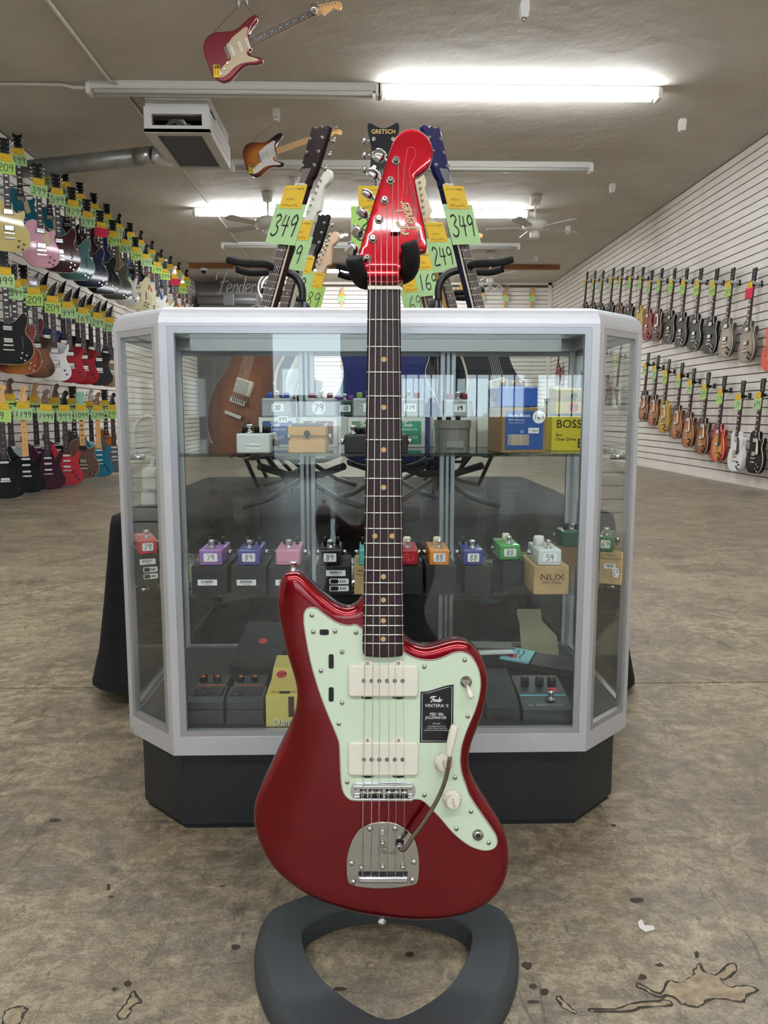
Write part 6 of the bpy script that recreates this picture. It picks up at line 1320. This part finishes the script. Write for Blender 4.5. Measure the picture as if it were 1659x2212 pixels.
# ================================================================== its stand
BZ_ = .030
OUT = [(835, 1904), (740, 1911), (660, 1930), (600, 1953), (580, 1964), (570, 1996), (562, 2040), (566, 2090), (585, 2140), (612, 2184), (652, 2228), (702, 2268), (765, 2302), (835, 2318), (905, 2302), (968, 2268), (1018, 2228), (1058, 2184), (1085, 2140), (1104, 2090), (1108, 2040), (1101, 1996), (1091, 1964), (1070, 1953), (1010, 1930), (930, 1911)]
INN = [(838, 1952), (780, 1956), (721, 1967), (652, 2000), (653, 2035), (666, 2072), (702, 2122), (771, 2173), (838, 2208), (901, 2180), (967, 2137), (1006, 2079), (1018, 2040), (1019, 2005), (977, 1981), (900, 1958)]
P0 = at_z(838, 2060, 0); sd = thing('guitar_stand', 'low black guitar stand with an open pick-shaped base holding the big red guitar', 'guitar stand', P0)
def fl2(l, z): return [(q.x - P0.x, q.y - P0.y) for q in (at_z(a, b, z) for a, b in l)]
oo = ccw(fl2(OUT, BZ_)); ii = ccw(fl2(INN, BZ_))
def dens(p, corner):
    out = []; n = len(p)
    for i in range(n):
        a, b = Vector(p[i]), Vector(p[(i + 1) % n]); out += [tuple(a.lerp(b, k / 3)) for k in range(3)]
    for _ in range(2): out = [tuple((Vector(out[i - 1]) + Vector(out[i]) * 2 + Vector(out[(i + 1) % len(out)])) / 4) for i in range(len(out))]
    return out
oo = dens(oo, 0); ii = dens(ii, 0)
mb = MB()
def ring2(p, z): b = len(mb.v); mb.v.extend([(x, y, z) for x, y in p]); return b, len(p)
def strip(r1, r2, sm=False):
    n = r1[1]
    for i in range(n): mb.f.append((r1[0] + i, r1[0] + (i + 1) % n, r2[0] + (i + 1) % n, r2[0] + i)); mb.sm.append(sm)
o0 = ring2(offset(oo, -.010), 0); o1 = ring2(offset(oo, -.010), .010); o2 = ring2(offset(oo, .002), BZ_ - .002); o3 = ring2(offset(oo, .005), BZ_)
strip(o0, o1); strip(o1, o2, True); strip(o2, o3, True)
i0 = ring2(offset(ii, .004), 0); i2 = ring2(ii, BZ_ - .003); i3 = ring2(offset(ii, -.002), BZ_); strip(i2, i0); strip(i3, i2, True)
ov = mb.v[o3[0]:o3[0] + o3[1]]; iv = mb.v[i3[0]:i3[0] + i3[1]]; n = len(ov); m_ = len(iv)
pts = [Vector(v[:2]) for v in ov] + [Vector(v[:2]) for v in iv]
v2, e2, f2, ovx, oe, of = delaunay_2d_cdt(pts, [(i, (i + 1) % n) for i in range(n)] + [(n + i, n + (i + 1) % m_) for i in range(m_)], [], 2, 1e-6)
mp_ = {i: (ovx[i][0] if ovx[i] else 0) for i in range(len(v2))}
for f in f2:
    c = sum((v2[i] for i in f), Vector((0, 0))) / len(f)
    if inside(c.x, c.y, [tuple(q) for q in pts[n:]]) or not inside(c.x, c.y, [tuple(q) for q in pts[:n]]): continue
    t = [(o3[0] + mp_[i]) if mp_[i] < n else (i3[0] + mp_[i] - n) for i in f]; a, b, c = (mb.v[i] for i in t[:3])
    if (b[0] - a[0]) * (c[1] - a[1]) - (c[0] - a[0]) * (b[1] - a[1]) < 0: t.reverse()
    mb.f.append(tuple(t)); mb.sm.append(False)
mb.build('base', mat('stand_rubber', '34383b', .62, bump=(90, .2, .001)), sd)
top = GMX @ Vector((c0, .075, zt0 + .010)); bk0 = at_z(838, 1935, BZ_)
tp3 = top - P0
MB().tube([(bk0.x - P0.x, bk0.y - P0.y, BZ_ - .002), (tp3.x, tp3.y + .012, .5), (tp3.x, tp3.y, tp3.z)], .0125, 14).build('post', bk, sd)
def gpt(px, py, yo): x, z = pg_(px, py, yo); return tuple((GMX @ Vector((x, yo, z))) - P0)
MB().tube([gpt(815, 600, .075), gpt(850, 600, .075)], .016, 12).build('yoke_head', bk, sd)
for pts_, nm in (([(826, 600, .07), (806, 606, .045), (786, 606, .02), (774, 592, 0), (768, 574, -.012), (765, 556, -.018)], 'l'), ([(842, 600, .07), (862, 598, .045), (880, 590, .02), (888, 572, 0), (888, 548, -.012), (882, 524, -.018)], 'r')):
    q = spline([gpt(*v) for v in pts_], 5, False); MB().tube(q, [.0105] + [.0112] * (len(q) - 2) + [.0098], 16).build('foam_arm', foam, sd)
# camera-side checks end here
